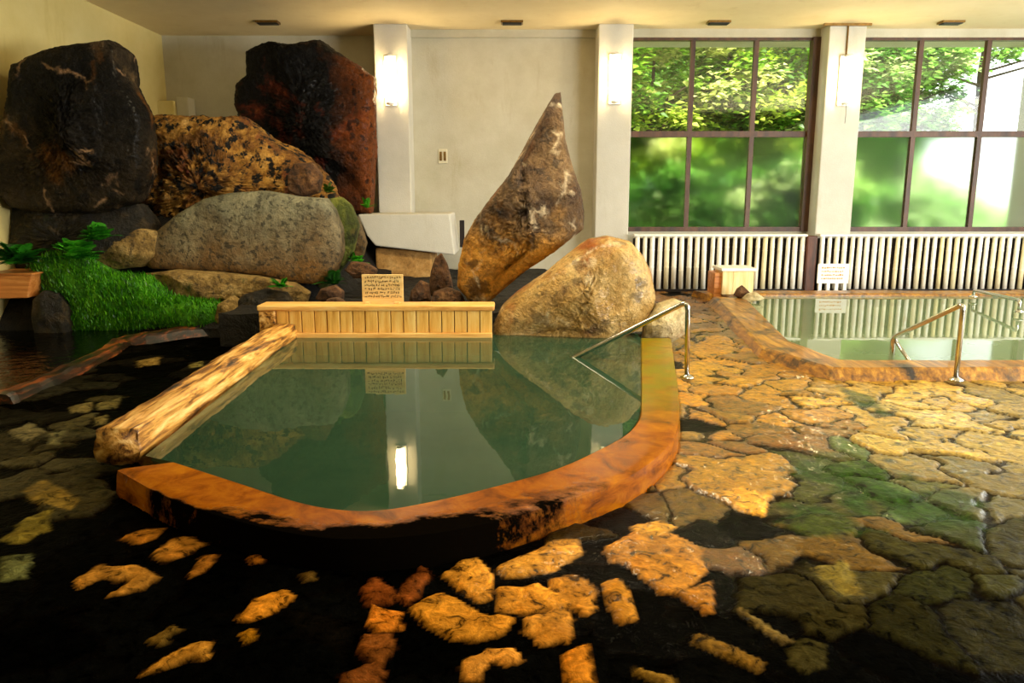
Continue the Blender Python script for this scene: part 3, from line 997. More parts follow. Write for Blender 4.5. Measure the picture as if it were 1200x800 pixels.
# ------------------------------------------------------------------ rocks
def rock(name, outline, Y, front, back, seed, mat, label, cat='rock', n=150, m=44, facets=34, cut=.2, amp=.06, p=2.6, group=None, parent=None, minx=None, maxy=None, minz=None, center=None, fscale=1.0, step=1.2, mkind=None, cuts=()):
    rnd = random.Random(seed)
    P = []
    for q in outline:
        P.append(at(q[0], q[1], q[2] if len(q) > 2 else Y))
    # resample the outline by length
    L = [0]
    for i in range(len(P)):
        L.append(L[-1] + (P[(i + 1) % len(P)] - P[i]).length)
    tot = L[-1]
    ring = []
    k = 0
    for j in range(n):
        d = tot * j / n
        while L[k + 1] < d: k += 1
        f = (d - L[k]) / max(1e-9, L[k + 1] - L[k])
        ring.append(P[k].lerp(P[(k + 1) % len(P)], f))
    C = sum(ring, Vector()) / n if center is None else at(center[0], center[1], Y)
    size = max((q - C).length for q in ring)
    ring = np.array([tuple(q) for q in ring])
    c = np.array(tuple(C))
    V = []
    RD = []
    for i in range(1, m):
        a = -PI / 2 + PI * i / m
        rad = abs(math.cos(a)) ** (2 / p)
        s = math.copysign(abs(math.sin(a)) ** (2 / p), math.sin(a))
        off = s * (back if s > 0 else front)
        V.append(c + (ring - c) * rad + np.array([0, off, 0]))
        RD += [rad] * n
    V = np.concatenate(V + [np.array([c + np.array([0, -front, 0])]), np.array([c + np.array([0, back, 0])])])
    RD = np.array(RD + [0, 0])
    keep = 1 - RD ** 5            # the outline itself stays nearly as measured
    # flat broken faces: shave everything beyond random planes
    rs = np.random.RandomState(seed)
    for (nx, ny, nz, lf) in cuts:
        nn = np.array([nx, ny, nz]) / math.sqrt(nx * nx + ny * ny + nz * nz)
        h = (V - c) @ nn
        ex = np.clip(h - h.max() * lf, 0, None)
        V = V - (ex * keep)[:, None] * nn[None, :] * .97
    for q in range(facets):
        nn = rs.normal(0, 1, 3) * np.array([.8, .7, .8])
        nn[1] = -abs(nn[1]) - .25
        nn /= np.linalg.norm(nn)
        h = (V - c) @ nn
        lim = h.max() * (1 - cut * (.25 + 1.3 * rs.rand() ** 1.5))
        ex = np.clip(h - lim, 0, None)
        V = V - (ex * keep)[:, None] * nn[None, :] * .96
    out = []
    fq = 1.6 / max(.25, size) * fscale
    for v, kp_ in zip(V, keep):
        d = Vector(v - c)
        q = Vector(v) * fq
        f1 = noise.fractal(q * 1.3 + Vector((seed, 0, 0)), 1.0, 2.0, 5)
        # broken ledges: the noise is stepped, so the surface breaks off in small faces
        st = noise.fractal(q * 2.1 + Vector((0, seed, 9)), .8, 2.1, 4)
        f = f1 * .7 + (math.floor(st * 4) / 4 - st) * step + noise.fractal(q * 7, .7, 2.2, 4) * .16
        f *= amp * size * (.35 + .65 * kp_)
        w = Vector(v) + d.normalized() * f
        if minx is not None: w.x = max(w.x, minx)
        if maxy is not None: w.y = min(w.y, maxy)
        if minz is not None: w.z = max(w.z, minz)
        out.append(tuple(w))
    F = []
    mm = m - 1
    for i in range(mm - 1):
        for j in range(n):
            a, b = i * n + j, i * n + (j + 1) % n
            F.append((a, b, b + n, a + n))
    fp, bp = mm * n, mm * n + 1
    for j in range(n):
        F.append((fp, (j + 1) % n, j))
        F.append((bp, (mm - 1) * n + j, (mm - 1) * n + (j + 1) % n))
    b = MB()
    b.v, b.f = out, F
    zb = min(v[2] for v in out)
    o = b.build(name, mat, parent, smooth=True, loc=None if parent else (C.x, C.y, zb))
    if not parent:
        tag(o, label, cat, group, mkind)
    return o


# the dark bank under and behind the rockery, and the bed behind the plank wall
bank = MB()
bx = np.linspace(LX + .01, -1.75, 40)
by = np.linspace(8.15, 12.8, 40)
for yy in by:
    for xx in bx:
        f = min(1, (yy - 8.15) / 1.6)
        z = .02 + 1.25 * f ** .8 + .5 * max(0, (yy - 9.75) / 3)
        if xx > -2.9:
            z *= max(.28, 1 - (xx + 2.9) * .75)
        z += noise.fractal(Vector((xx * 2, yy * 2, 0)), 1, 2, 4) * .07
        bank.v.append((xx, yy, z))
for i in range(39):
    for j in range(39):
        a = i * 40 + j
        bank.f.append((a, a + 1, a + 41, a + 40))
i0 = len(bank.v)
bank.v += [(bx[0], by[0], -.06), (bx[-1], by[0], -.06), (bx[-1], by[-1], -.06), (bx[0], by[-1], -.06)]
bank.f += [tuple([i0 + 1, i0] + list(range(0, 40))), tuple([i0 + 2, i0 + 1] + [k * 40 + 39 for k in range(40)]), tuple([i0, i0 + 3] + [k * 40 for k in range(39, -1, -1)]),
           tuple([i0 + 3, i0 + 2] + list(range(39 * 40 + 39, 39 * 40 - 1, -1))), (i0, i0 + 1, i0 + 2, i0 + 3)]
tag(bank.build('earth_bank', M['soil'], smooth=False), 'dark earth bank under the rockery in the left corner', kind='structure')
bed = MB()
bx = np.linspace(-2.9, 1.0, 34)
by = np.linspace(7.5, 12.4, 34)
for yy in by:
    for xx in bx:
        bed.v.append((xx, yy, (.3 if xx < .55 else .3 - (xx - .55) * .7) + noise.fractal(Vector((xx * 3, yy * 3, 4)), 1, 2, 4) * .05))
for i in range(33):
    for j in range(33):
        a = i * 34 + j
        bed.f.append((a, a + 1, a + 35, a + 34))
i0 = len(bed.v)
bed.v += [(bx[0], by[0], -.06), (bx[-1], by[0], -.06), (bx[-1], by[-1], -.06), (bx[0], by[-1], -.06)]
bed.f += [tuple([i0 + 1, i0] + list(range(0, 34))), tuple([i0 + 2, i0 + 1] + [k * 34 + 33 for k in range(34)]), tuple([i0, i0 + 3] + [k * 34 for k in range(33, -1, -1)]),
          tuple([i0 + 3, i0 + 2] + list(range(33 * 34 + 33, 33 * 34 - 1, -1))), (i0, i0 + 1, i0 + 2, i0 + 3)]
tag(bed.build('rock_bed', M['soil']), 'dark soil bed behind the plank wall of the bath', kind='structure')

rock('boulder', [(20, 76), (40, 66), (62, 60), (95, 52), (132, 47), (143, 56), (148, 90), (160, 112), (172, 132), (174, 165), (172, 205), (160, 238), (120, 250), (60, 250), (20, 244), (4, 225), (8, 180), (14, 140), (18, 110)],
     8.55, .6, .7, 3, M['rock_black'], 'huge black boulder against the left wall with veined lower face', 'boulder', n=280, m=100, facets=12, cut=.3, amp=.075, step=2.2, p=2.8, cuts=((-.5, -.85, .15, .5), (.62, -.75, .15, .5), (.05, -.75, -.65, .55), (.1, -.7, .7, .6)), minx=LX + .02)
rock('boulder', [(2, 262), (20, 238), (70, 240), (120, 244), (165, 238), (180, 262), (172, 292), (140, 306), (100, 312), (60, 320), (20, 326), (2, 322)],
     8.7, .3, .6, 44, M['rock_dark'], 'dark rock under the huge black boulder, behind the ferns', 'boulder', n=150, m=50, facets=14, amp=.07, step=1.8, minx=LX + .02)
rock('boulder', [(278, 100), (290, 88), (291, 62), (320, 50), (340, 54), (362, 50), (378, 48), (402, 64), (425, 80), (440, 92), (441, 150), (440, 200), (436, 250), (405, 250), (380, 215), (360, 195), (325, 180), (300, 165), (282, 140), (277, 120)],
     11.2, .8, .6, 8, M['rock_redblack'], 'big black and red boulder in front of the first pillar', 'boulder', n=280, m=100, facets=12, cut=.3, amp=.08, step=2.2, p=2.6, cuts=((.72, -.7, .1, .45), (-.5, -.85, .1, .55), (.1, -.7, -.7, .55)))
rock('boulder', [(150, 150), (178, 136), (215, 134), (285, 138), (335, 168), (375, 196), (392, 215), (404, 245), (380, 280), (300, 285), (190, 285), (140, 290), (120, 255), (140, 200)],
     10.1, .75, .8, 21, M['rock_mottled'], 'sloping speckled brown rock between the two black boulders', 'boulder', n=280, m=96, facets=16, cut=.2, amp=.13, step=1.6, p=2.4, fscale=1.5)
rock('stone', [(338, 205), (345, 192), (366, 190), (377, 205), (374, 226), (352, 232), (338, 224)], 9.35, .2, .3, 5, M['rock_brown'], 'small reddish brown stone on top of the speckled rock right of the grey slab', 'stone', n=70, m=24)
# grey slab with a flat face
rock('slab', [(172, 306), (176, 288), (190, 268), (212, 250), (242, 233), (270, 226), (310, 223), (350, 230), (382, 232), (392, 245), (401, 268), (402, 295), (394, 318), (378, 333), (345, 330), (310, 322), (270, 318), (220, 316), (180, 314)],
     8.75, .2, .35, 12, M['rock_slab'], 'large smooth grey stone slab leaning in the middle of the rockery', 'slab', n=180, m=44, facets=5, cut=.06, amp=.012, p=5)
rock('stone', [(380, 234), (400, 230), (412, 240), (420, 262), (414, 296), (396, 322), (382, 338), (372, 338), (396, 318), (404, 295), (404, 266), (394, 245)], 8.98, .12, .3, 14, M['rock_moss'], 'mossy green stone edge beside the grey slab', 'stone', n=90, m=26, facets=8)
rock('stone', [(403, 266), (410, 250), (420, 253), (430, 285), (426, 300), (410, 304)], 9.6, .15, .2, 15, M['rock_slab'], 'small grey stone left of the white ledge', 'stone', n=60, m=20)
rock('stone', [(98, 308), (118, 290), (138, 274), (168, 266), (186, 272), (184, 300), (168, 313), (130, 316)], 8.62, .2, .4, 16, M['rock_tan'], 'tan pitted stone between the ferns and the grey slab', 'stone', n=90, m=30, facets=16)
rock('stone', [(168, 320), (205, 316), (250, 319), (300, 323), (345, 332), (364, 343), (360, 356), (320, 358), (275, 352), (235, 352), (205, 350), (180, 338)], 8.5, .25, .4, 17, M['rock_tan'], 'long low tan stone under the grey slab', 'stone', n=130, m=34, facets=20, amp=.05)
rock('stone', [(272, 362), (285, 345), (310, 338), (335, 343), (345, 360), (340, 376), (290, 376)], 8.28, .2, .3, 18, M['rock_dark'], 'dark round stone at the foot of the bank behind the log', 'stone', n=80, m=28)
rock('stone', [(250, 380), (256, 356), (272, 346), (285, 356), (286, 380)], 8.24, .12, .2, 19, M['rock_tan'], 'small tan stone at the right end of the moss', 'stone', n=60, m=20)
rock('stone', [(370, 350), (376, 338), (392, 334), (402, 342), (402, 352), (385, 356)], 8.2, .12, .2, 23, M['rock_brown'], 'small brown stone below the right end of the slab', 'stone', n=60, m=20)
rock('stone', [(376, 362), (384, 350), (396, 348), (404, 354), (404, 364)], 7.75, .12, .15, 24, M['rock_brown'], 'little brown stone just behind the plank wall', 'stone', n=60, m=20)
rock('stone', [(404, 316), (412, 306), (430, 308), (442, 316), (440, 326), (415, 326)], 8.7, .12, .2, 25, M['rock_brown'], 'flat brown stone behind the wooden sign', 'stone', n=60, m=20)
rock('stone', [(38, 372), (40, 350), (52, 340), (68, 344), (78, 360), (80, 392), (60, 394), (42, 390)], 8.05, .15, .25, 26, M['rock_dark'], 'dark stone at the left end of the moss beside the wooden trough', 'stone', n=80, m=26)
rock('stone', [(478, 356), (482, 340), (492, 328), (502, 332), (507, 358)], 8.15, .12, .15, 27, M['rock_brown'], 'low brown stone right of the wooden sign', 'stone', n=60, m=22, fscale=1.5)
rock('stone', [(500, 346), (505, 318), (510, 302), (517, 296), (524, 308), (530, 330), (532, 350)], 8.5, .14, .16, 28, M['rock_brown'], 'small pointed brown stone below the white ledge', 'stone', n=80, m=26, fscale=1.4)
rock('stone', [(504, 358), (508, 342), (524, 336), (540, 342), (548, 358)], 8.0, .12, .15, 29, M['rock_brown'], 'wide brown stone left of the pointed rock', 'stone', n=60, m=22)

# the two great rocks behind the bath
rock('boulder', [(657, 108), (650, 110), (641, 124), (628, 146), (612, 176), (596, 206), (574, 234), (556, 258), (544, 280), (537, 310), (536, 335), (548, 352), (562, 362), (578, 350), (596, 334), (620, 314), (650, 294), (684, 268), (685, 245), (680, 222), (670, 192), (663, 165), (660, 138)],
     7.95, .7, .5, 31, M['rock_peak'], 'tall pointed brown rock like a shark fin behind the bath', 'boulder', n=300, m=110, facets=12, cut=.3, amp=.04, step=2.2, p=2.4, cuts=((-.62, -.78, 0, .5), (.6, -.8, .08, .45), (-.15, -.8, -.6, .5), (.2, -.75, .6, .5)), center=(618, 262))
rock('boulder', [(574, 404), (575, 384), (588, 358), (606, 342), (640, 318), (668, 296), (690, 280), (712, 276), (738, 282), (752, 298), (762, 318), (767, 345), (762, 368), (750, 380), (730, 392), (700, 408), (640, 416), (590, 416)],
     7.55, .8, .5, 33, M['rock_base'], 'broad golden boulder at the back of the bath below the pointed rock', 'boulder', n=300, m=110, facets=14, cut=.3, amp=.035, step=2.2, p=2.6, cuts=((-.6, -.55, .6, .5), (.62, -.75, .2, .5), (-.25, -.95, -.15, .62)))
rock('stone', [(752, 398), (756, 372), (772, 356), (792, 350), (804, 356), (808, 372), (802, 392), (785, 402)], 7.35, .18, .3, 35, M['pale_stone'], 'pale flat stone on the floor right of the golden boulder', 'stone', n=80, m=28)

# moss bank with its blades
rock('moss_bank', [(40, 312), (62, 296), (96, 300), (130, 318), (175, 322), (205, 346), (262, 352), (275, 372), (262, 386), (200, 388), (130, 392), (85, 390), (78, 362), (60, 344), (46, 332)],
     8.38, .3, .35, 37, M['moss'], 'bright green cushion of moss spilling down the rockery', 'moss', n=120, m=34, facets=4, cut=.06, amp=.05, mkind='stuff')


def blades(name, spots, mat, label, count, h, seed, cols, cat='moss'):
    """short grass-like blades rooted in the given surface points"""
    rnd = random.Random(seed)
    V, F, Cc = [], [], []
    for k in range(count):
        p = rnd.choice(spots)
        p = Vector((p[0] + rnd.uniform(-.04, .04), p[1] + rnd.uniform(-.03, .03), p[2] - .01))
        a = rnd.random() * 2 * PI
        w = rnd.uniform(.004, .008)
        hh = h * rnd.uniform(.5, 1.3)
        lean = Vector((rnd.uniform(-.5, .5), rnd.uniform(-.9, .1), 0)) * hh
        s = Vector((math.cos(a), math.sin(a), 0)) * w
        i = len(V)
        V += [p - s, p + s, p + lean * .4 + s * .7 + Vector((0, 0, hh * .6)), p + lean * .4 - s * .7 + Vector((0, 0, hh * .6)), p + lean + Vector((0, 0, hh))]
        F += [(i, i + 1, i + 2, i + 3), (i + 3, i + 2, i + 4)]
        c = rnd.choice(cols)
        Cc += [c] * 5
    return leaf_obj(name, V, F, Cc)


def leaf_obj(name, V, F, Cc, parent=None, mat=None):
    me = bpy.data.meshes.new(name)
    me.from_pydata([tuple(v) for v in V], [], F)
    me.update()
    a = me.attributes.new('leaf_col', 'FLOAT_COLOR', 'POINT')
    a.data.foreach_set('color', np.array(Cc, np.float32).ravel())
    me.materials.append(mat or M['leaf'])
    o = bpy.data.objects.new(name, me)
    COL.objects.link(o)
    if parent:
        o.parent = parent
    return o


mb_ = bpy.data.objects['moss_bank']
sp = [tuple(mb_.location + v.co) for v in mb_.data.vertices if v.co.y < .05]
o = blades('moss_blades', sp, None, None, 9000, .05, 2, [lin(84, 168, 10), lin(56, 136, 8), lin(116, 196, 22), lin(40, 100, 6)])
tag(o, 'fine bright green blades growing from the moss cushion', 'moss', kind='stuff')


# ------------------------------------------------------------------ small plants
def plant(name, loc, label, fronds, length, seed, cols, cat='plant', width=.28, spread=1.0, front=True, group=None):
    fronds = int(fronds * 1.6)
    rnd = random.Random(seed)
    r = empty(name, loc, label, cat, group)
    for q in range(fronds):
        a = rnd.uniform(PI * 1.02, PI * 1.98) if front and rnd.random() < .8 else rnd.random() * 2 * PI
        L = length * rnd.uniform(.6, 1.1)
        el = rnd.uniform(.4, 1.45)
        d = Vector((math.cos(a) * spread, math.sin(a) * spread * .7, 0))
        V, F, Cc = [], [], []
        N = 11
        path = []
        for k in range(N + 1):
            t = k / N
            path.append(d * L * t * math.cos(el) + Vector((0, 0, L * (t * math.sin(el) - .38 * t * t))))
        c = rnd.choice(cols)
        for k in range(1, N + 1):
            p0, p1 = path[k - 1], path[k]
            tdir = (p1 - p0).normalized()
            side = tdir.cross(Vector((0, 0, 1))).normalized()
            t = k / N
            w = L * width * math.sin(PI * min(1, .18 + t * .82)) ** .8 + .004
            for sg in (-1, 1):
                i = len(V)
                tip = p1 + side * sg * w + tdir * w * .45 + Vector((0, 0, -.12 * w))
                half = L / N * .42
                V += [p1 - tdir * half, p1 + side * sg * w * .5 - tdir * half * .5 + tdir * w * .2, tip, p1 + side * sg * w * .5 + tdir * (half + w * .25), p1 + tdir * half]
                F.append((i, i + 1, i + 2, i + 3, i + 4) if sg > 0 else (i + 4, i + 3, i + 2, i + 1, i))
                cv = rnd.uniform(.7, 1.25)
                Cc += [tuple(x * cv for x in c[:3]) + (1,)] * 5
        i = len(V)
        for k in range(N + 1):
            V += [path[k] + Vector((.003, 0, .002)), path[k] - Vector((.003, 0, -.002))]
            Cc += [c, c]
            if k:
                F.append((i + 2 * k - 2, i + 2 * k - 1, i + 2 * k + 1, i + 2 * k))
        leaf_obj('frond', V, F, Cc, r)
    return r


G1 = [lin(46, 140, 20), lin(66, 174, 30), lin(34, 108, 16), lin(96, 196, 50)]
plant('fern', at(92, 304, 8.22), 'leafy green fern hanging above the moss in front of the black boulder', 34, .36, 1, G1)
plant('fern', at(116, 282, 8.3), 'green fern tuft beside the tan pitted stone', 26, .3, 6, G1)
plant('fern', at(24, 310, 8.1), 'dark green fern at the left wall above the wooden trough', 30, .42, 2, [lin(30, 104, 18), lin(46, 136, 26), lin(20, 70, 12)])
plant('fern', at(418, 310, 9.0), 'small bright fern between the slab and the white ledge', 10, .24, 3, G1)
plant('fern', at(392, 334, 8.6), 'dark fern under the right end of the grey slab', 14, .26, 4, [lin(24, 84, 14), lin(40, 104, 20), lin(18, 58, 10)])
plant('sprig', at(430, 244, 10.2), 'tiny bright sprig growing in front of the red and black boulder', 6, .22, 5, [lin(60, 150, 20), lin(90, 180, 40)], width=.2)
plant('fern', at(330, 337, 8.25), 'low green tuft between the slab and the long tan stone', 12, .2, 7, G1)
plant('fern', at(385, 226, 9.3), 'green tuft on top of the mossy stone edge', 9, .2, 8, [lin(70, 100, 16), lin(50, 90, 14)])

# ------------------------------------------------------------------ white ledge with its stone block
r = empty('wall_ledge', (0, 0, 0), 'white plastered ledge on a tan stone block at the foot of the first pillar', 'ledge')
LYF = 11.0
poly = [at(419, 251, LYF), at(527, 250, LYF), at(533, 299, LYF), at(508, 296, LYF), at(440, 288, LYF), at(430, 276, LYF)]
b = MB()
nn = len(poly)
b.v = [tuple(p) for p in poly] + [(p.x, 12.0, p.z) for p in poly]
b.f = [tuple(range(nn)), tuple(range(2 * nn - 1, nn - 1, -1))] + [(k, nn + k, nn + (k + 1) % nn, (k + 1) % nn) for k in range(nn)]
b.build('ledge_slab', M['plaster_white'], r, bevel=.02)
q0, q1 = at(440, 300, 11.15), at(506, 300, 11.15)
zt = at(470, 292, 11.15).z
b = MB()
b.v = [(q0.x, 11.15, .2), (q1.x, 11.15, .2), (q1.x, 12, .2), (q0.x, 12, .2), (q0.x, 11.15, zt + .02), (q1.x, 11.15, zt - .02), (q1.x, 12, zt), (q0.x, 12, zt)]
b.f = MB().box(0, 0, 0, 1, 1, 1).f
b.build('base_block', M['ledge_stone'], r, bevel=.03)
q = at(540, 275, 11.3)
o = MB().box(-.035, -.02, -.2, .035, .02, .2).build('plaque', M['fence_back'], bevel=.004)
o.location = (q.x, 11.6, q.z)
tag(o, 'narrow dark upright board between the white ledge and the pointed rock', 'board')
# ------------------------------------------------------------------ low shelf on the wall above the rockery
s0 = at(200, 127, 12.7)
r = empty('wall_shelf', (s0.x, 12.85, s0.z), 'low cream plaster step in the far left corner above the speckled rock', 'shelf')
MB().box(-.5, -.35, -.35, .14, 0, .1).build('step', M['plaster_yellow'], r, bevel=.02)
MB().box(.14, -.28, -.35, .34, 0, .16).build('end_block', M['plaster'], r, bevel=.02)

# ------------------------------------------------------------------ left bath
def ring_strip(name, ins, outs, z_in, z_out, mat, label, cat):
    """flat rim board between two curves, rounded outside edge, dropping to the floor"""
    b = MB()
    prof = 9
    n = len(ins)
    green, worn = [], []
    for k in range(n):
        a, c = ins[k], outs[k]
        d = (c - a)
        w = d.length
        d.normalize()
        z = RIM_Z
        pts = [a + Vector((0, 0, -.5)), a + Vector((0, 0, -.012)), a + d * .012, a + d * w * .35, a + d * w * .7, c - d * .03, c - d * .006 + Vector((0, 0, -.006)), c + Vector((0, 0, -.03)), c + d * .012 + Vector((0, 0, -z - .02))]
        b.v += [tuple(p) for p in pts]
        t = k / (n - 1)
        g = min(1, max(0, (t - .74) / .12))
        front = max(0, 1 - abs(t - .34) / .3)
        for j in range(prof):
            green.append(g)
            side = [0, 0, .02, .28, .66, .74, .7, .66, .6][j]
            worn.append(side * (front ** .4) + (.0 if j < 6 else .35 * max(0, 1 - t / .5)))
    for k in range(n - 1):
        for j in range(prof - 1):
            i = k * prof + j
            b.f.append((i, i + prof, i + prof + 1, i + 1))
    b.f.append(tuple(range(prof)))
    b.f.append(tuple(range((n - 1) * prof + prof - 1, (n - 1) * prof - 1, -1)))
    o = b.build(name, mat, smooth=True)
    o.data.set_sharp_from_angle(angle=R(28))
    for nm, arr in (('green', green), ('worn', worn)):
        at_ = o.data.attributes.new(nm, 'FLOAT', 'POINT')
        at_.data.foreach_set('value', np.array(arr, np.float32))
    return tag(o, label, cat)


ring_strip('bath_rim', rim_in, rim_out, 0, 0, M['rim'], 'wet orange wooden rim curving round the front and right of the left bath', 'bath rim')

wpoly = [(p.x, p.y) for p in rim_in] + [(1.22, 7.4), (-2.1, 7.28), (-2.06, 7.0), (-1.9, 3.8)]
b = MB()
b.v = [(x, y, WATER_Z) for x, y in wpoly]
b.f = [tuple(range(len(wpoly)))]
tag(b.build('bath_water', M['water_green']), 'still milky green water filling the left bath', 'water', kind='stuff')
b = MB()
bp_ = [(p.x, p.y) for p in rim_in] + [(1.3, 7.6), (-2.2, 7.5), (-2.12, 7.0), (-1.9, 3.85)]
n_ = len(bp_)
cxm, cym = sum(p[0] for p in bp_) / n_, sum(p[1] for p in bp_) / n_
b.v = [(x, y, .09) for x, y in bp_] + [(cxm + (x - cxm) * .86, cym + (y - cym) * .86, -.25) for x, y in bp_] + [(cxm + (x - cxm) * .8, cym + (y - cym) * .8, -.5) for x, y in bp_]
for ly in (0, 1):
    for k in range(n_):
        b.f.append((ly * n_ + k, ly * n_ + (k + 1) % n_, (ly + 1) * n_ + (k + 1) % n_, (ly + 1) * n_ + k))
b.f.append(tuple(range(2 * n_, 3 * n_)))
tag(b.build('bath_basin', M['basin']), 'stone basin under the green water', kind='structure')

# plank wall at the back of the bath
PWY = 7.22
pa, pb_ = at(304, 375, PWY).x, at(577, 375, PWY).x
ptop = at(450, 361.5, PWY).z
r = empty('plank_wall', ((pa + pb_) / 2, PWY, 0), 'low wall of upright honey coloured planks at the back of the left bath', 'plank wall')
ox = r.location.x
npl = 17
rnd = random.Random(9)
for k in range(npl):
    x0, x1 = pa + .16 + (pb_ - pa - .16) * k / npl, pa + .16 + (pb_ - pa - .16) * (k + 1) / npl
    MB().box(x0 + .004 - ox, rnd.uniform(-.006, .006), -.05, x1 - .004 - ox, .06, ptop - .02).build('plank', M['plank'], r, bevel=.005)
MB().box(pa - ox, -.02, -.02, pa + .155 - ox, .2, ptop - .02).build('end_post', M['log'], r, bevel=.012)
MB().box(pa - .01 - ox, -.035, ptop - .02, pb_ + .02 - ox, .24, ptop + .035).build('cap_board', M['cap'], r, bevel=.014)
MB().box(pa + .16 - ox, -.045, WATER_Z - .03, pb_ - ox, .0, WATER_Z + .045).build('bottom_rail', M['cap'], r, bevel=.01)
MB().box(pa + .1 - ox, .06, -.05, pb_ - ox, .22, ptop - .02).build('backing', M['fence_back'], r)

# rough split log down the left side
def split_log():
    A, B = ground(138, 530, .13), Vector((-2.17, 7.18, .13))
    A = Vector((A.x, A.y, 0))
    B.z = 0
    n, N = 26, 150
    b = MB()
    ax = (B - A)
    ln = ax.length
    ax.normalize()
    sd = Vector((-ax.y, ax.x, 0))       # towards the left
    for i in range(N + 1):
        t = i / N
        c = A + ax * ln * t
        wd = .118 + .006 * t
        top = .275 - .005 * t
        for j in range(n):
            a = 2 * PI * j / n
            # squarish section with a rounded, worn top
            ca, sa = math.cos(a), math.sin(a)
            e = 3.2
            rr = (abs(ca) ** e + abs(sa) ** e) ** (-1 / e)
            u, v = ca * rr, sa * rr
            ridge = noise.fractal(Vector((u * 6, v * 6, t * 3.2)), .8, 2.1, 5) * .02
            crack = -.03 * max(0, 1 - abs(u + .12 + .25 * noise.noise(Vector((0, 3, t * 5)))) / .12) * (v > .4) * max(0, noise.noise(Vector((t * 9, 0, 7))) + .35)
            end = 0
            if i == 0: end = noise.noise(Vector((u * 4, v * 4, 1))) * .03
            z = .06 + (top - .06) * (.5 + .5 * v) + (ridge + crack) * (v > -.2)
            pnt = c + sd * (u * (wd + ridge)) + ax * end
            b.v.append((pnt.x, pnt.y, z))
    for i in range(N):
        for j in range(n):
            p, q = i * n + j, i * n + (j + 1) % n
            b.f.append((p, q, q + n, p + n))
    b.f.append(tuple(range(n))[::-1])
    b.f.append(tuple(N * n + j for j in range(n)))
    o = b.build('log_kerb', M['log'], smooth=True)
    return tag(o, 'rough split log forming the left side of the bath', 'log')


split_log()
# squared timber that carries the log, down into the water
o = MB().box(-.1, .35, -.3, .12, 3.5, .09).build('log_bearer', M['kerb'], bevel=.01)
o.location = (-2.02, 3.72, 0)
o.rotation_euler.z = R(2.9)
tag(o, 'dark wet timber under the split log', 'timber')

# wooden sign on the cap board
sx0, sx1 = at(423.5, 340, PWY + .06).x, at(472, 340, PWY + .06).x
h_ = at(448, 322, PWY + .06).z - (ptop + .035)
r = empty('wooden_sign', ((sx0 + sx1) / 2, PWY + .1, ptop + .035), 'small wooden sign with handwritten lines standing on the plank wall', 'sign')
hw = (sx1 - sx0) / 2
MB().box(-hw, -.01, .015, hw, .012, h_).build('board', M['sign_wood'], r, bevel=.003)
for sx in (-hw * .75, hw * .7):
    MB().box(sx - .025, -.04, 0, sx + .025, .05, .02).build('foot', M['sign_wood'], r, bevel=.003)
rnd = random.Random(3)
for row in range(6):
    t = MB()
    x = -hw + .03
    big = row < 2
    zr = h_ - .028 - row * .036
    while x < hw - .035:
        w = rnd.uniform(.008, .02)
        # each mark: a few crossing brush strokes
        for s in range(3):
            xx, zz = x + rnd.uniform(0, w), zr + rnd.uniform(-.009, .009)
            if rnd.random() < .5:
                t.box(xx - w * .4, -.0125, zz - .0016, xx + w * .4, -.0095, zz + .0016)
            else:
                t.box(xx - .0016, -.0125, zz - .008, xx + .0016, -.0095, zz + .008)
        x += w + rnd.uniform(.004, .012)
    t.build('lettering', M['ink'], r)


# ------------------------------------------------------------------ handrails
def smooth_path(pts, rad, n=8):
    pts = [Vector(p) for p in pts]
    out = [pts[0]]
    for i in range(1, len(pts) - 1):
        a, b, c = pts[i - 1], pts[i], pts[i + 1]
        d1, d2 = (a - b).normalized(), (c - b).normalized()
        k = min(rad, (a - b).length * .45, (c - b).length * .45)
        p, q = b + d1 * k, b + d2 * k
        for j in range(n + 1):
            t = j / n
            out.append((1 - t) ** 2 * p + 2 * t * (1 - t) * b + t * t * q)
    out.append(pts[-1])
    return out


def rail(name, pts, label, flanges, rad=.02, bend=.07, extra=None):
    base = Vector(pts[0])
    r = empty(name, base, label, 'handrail')
    MB().tube([p - base for p in smooth_path(pts, bend)], rad, 14).build('rail_tube', M['steel'], r, smooth=True)
    for f in flanges:
        MB().lathe(tuple(Vector(f) - base), [(.055, 0), (.055, .012), (.03, .022), (.026, .03)], 18).build('flange', M['steel'], r, smooth=True)
    if extra:
        MB().tube([Vector(p) - base for p in extra], rad * .8, 12).build('brace', M['steel'], r, smooth=True)
    return r


g1 = ground(805, 443, .02)
t1 = at(806, 353, g1.y)
e1 = ground(677, 417, WATER_Z + .01)
e1b = e1 + (e1 - t1) * .25
e1b.z = min(e1b.z, .05)
rail('handrail', [g1, t1, e1, e1 + (e1 - t1) * .25], 'steel handrail sloping into the left bath from its post', [g1])
g2 = ground(1120, 446, .03)
t2 = at(1129, 356, g2.y)
e2 = at(1047, 395, g2.y + .6)
f2 = ground(1062, 428, .02)
rail('handrail', [g2, t2, e2, Vector((e2.x, e2.y, -.1))], 'steel handrail sloping into the front of the right pool', [g2], bend=.05, extra=[e2, Vector((e2.x + .18, e2.y - .25, -.1))])
a3, b3 = at(1141, 344, 10.4), at(1195, 357, 9.0)
rail('grab_rail', [Vector((a3.x, a3.y, .1)), a3 + Vector((0, 0, .05)), b3 + Vector((0, 0, .05)), Vector((b3.x, b3.y, .1))], 'low looped steel rail at the far right edge of the right pool', [(a3.x, a3.y, .1), (b3.x, b3.y, .1)], bend=.06)

# ------------------------------------------------------------------ right pool
r = empty('pool_kerb', (rp_out[1].x, rp_out[1].y, 0), 'low wet golden kerb round the right pool', 'pool kerb')
base = Vector((rp_out[1].x, rp_out[1].y, 0))
kin = [ground(874, 349, RP_Z), ground(925, 399, RP_Z), ground(984, 421, RP_Z), Vector((7.6, rp_out[3].y + .22, RP_Z))]


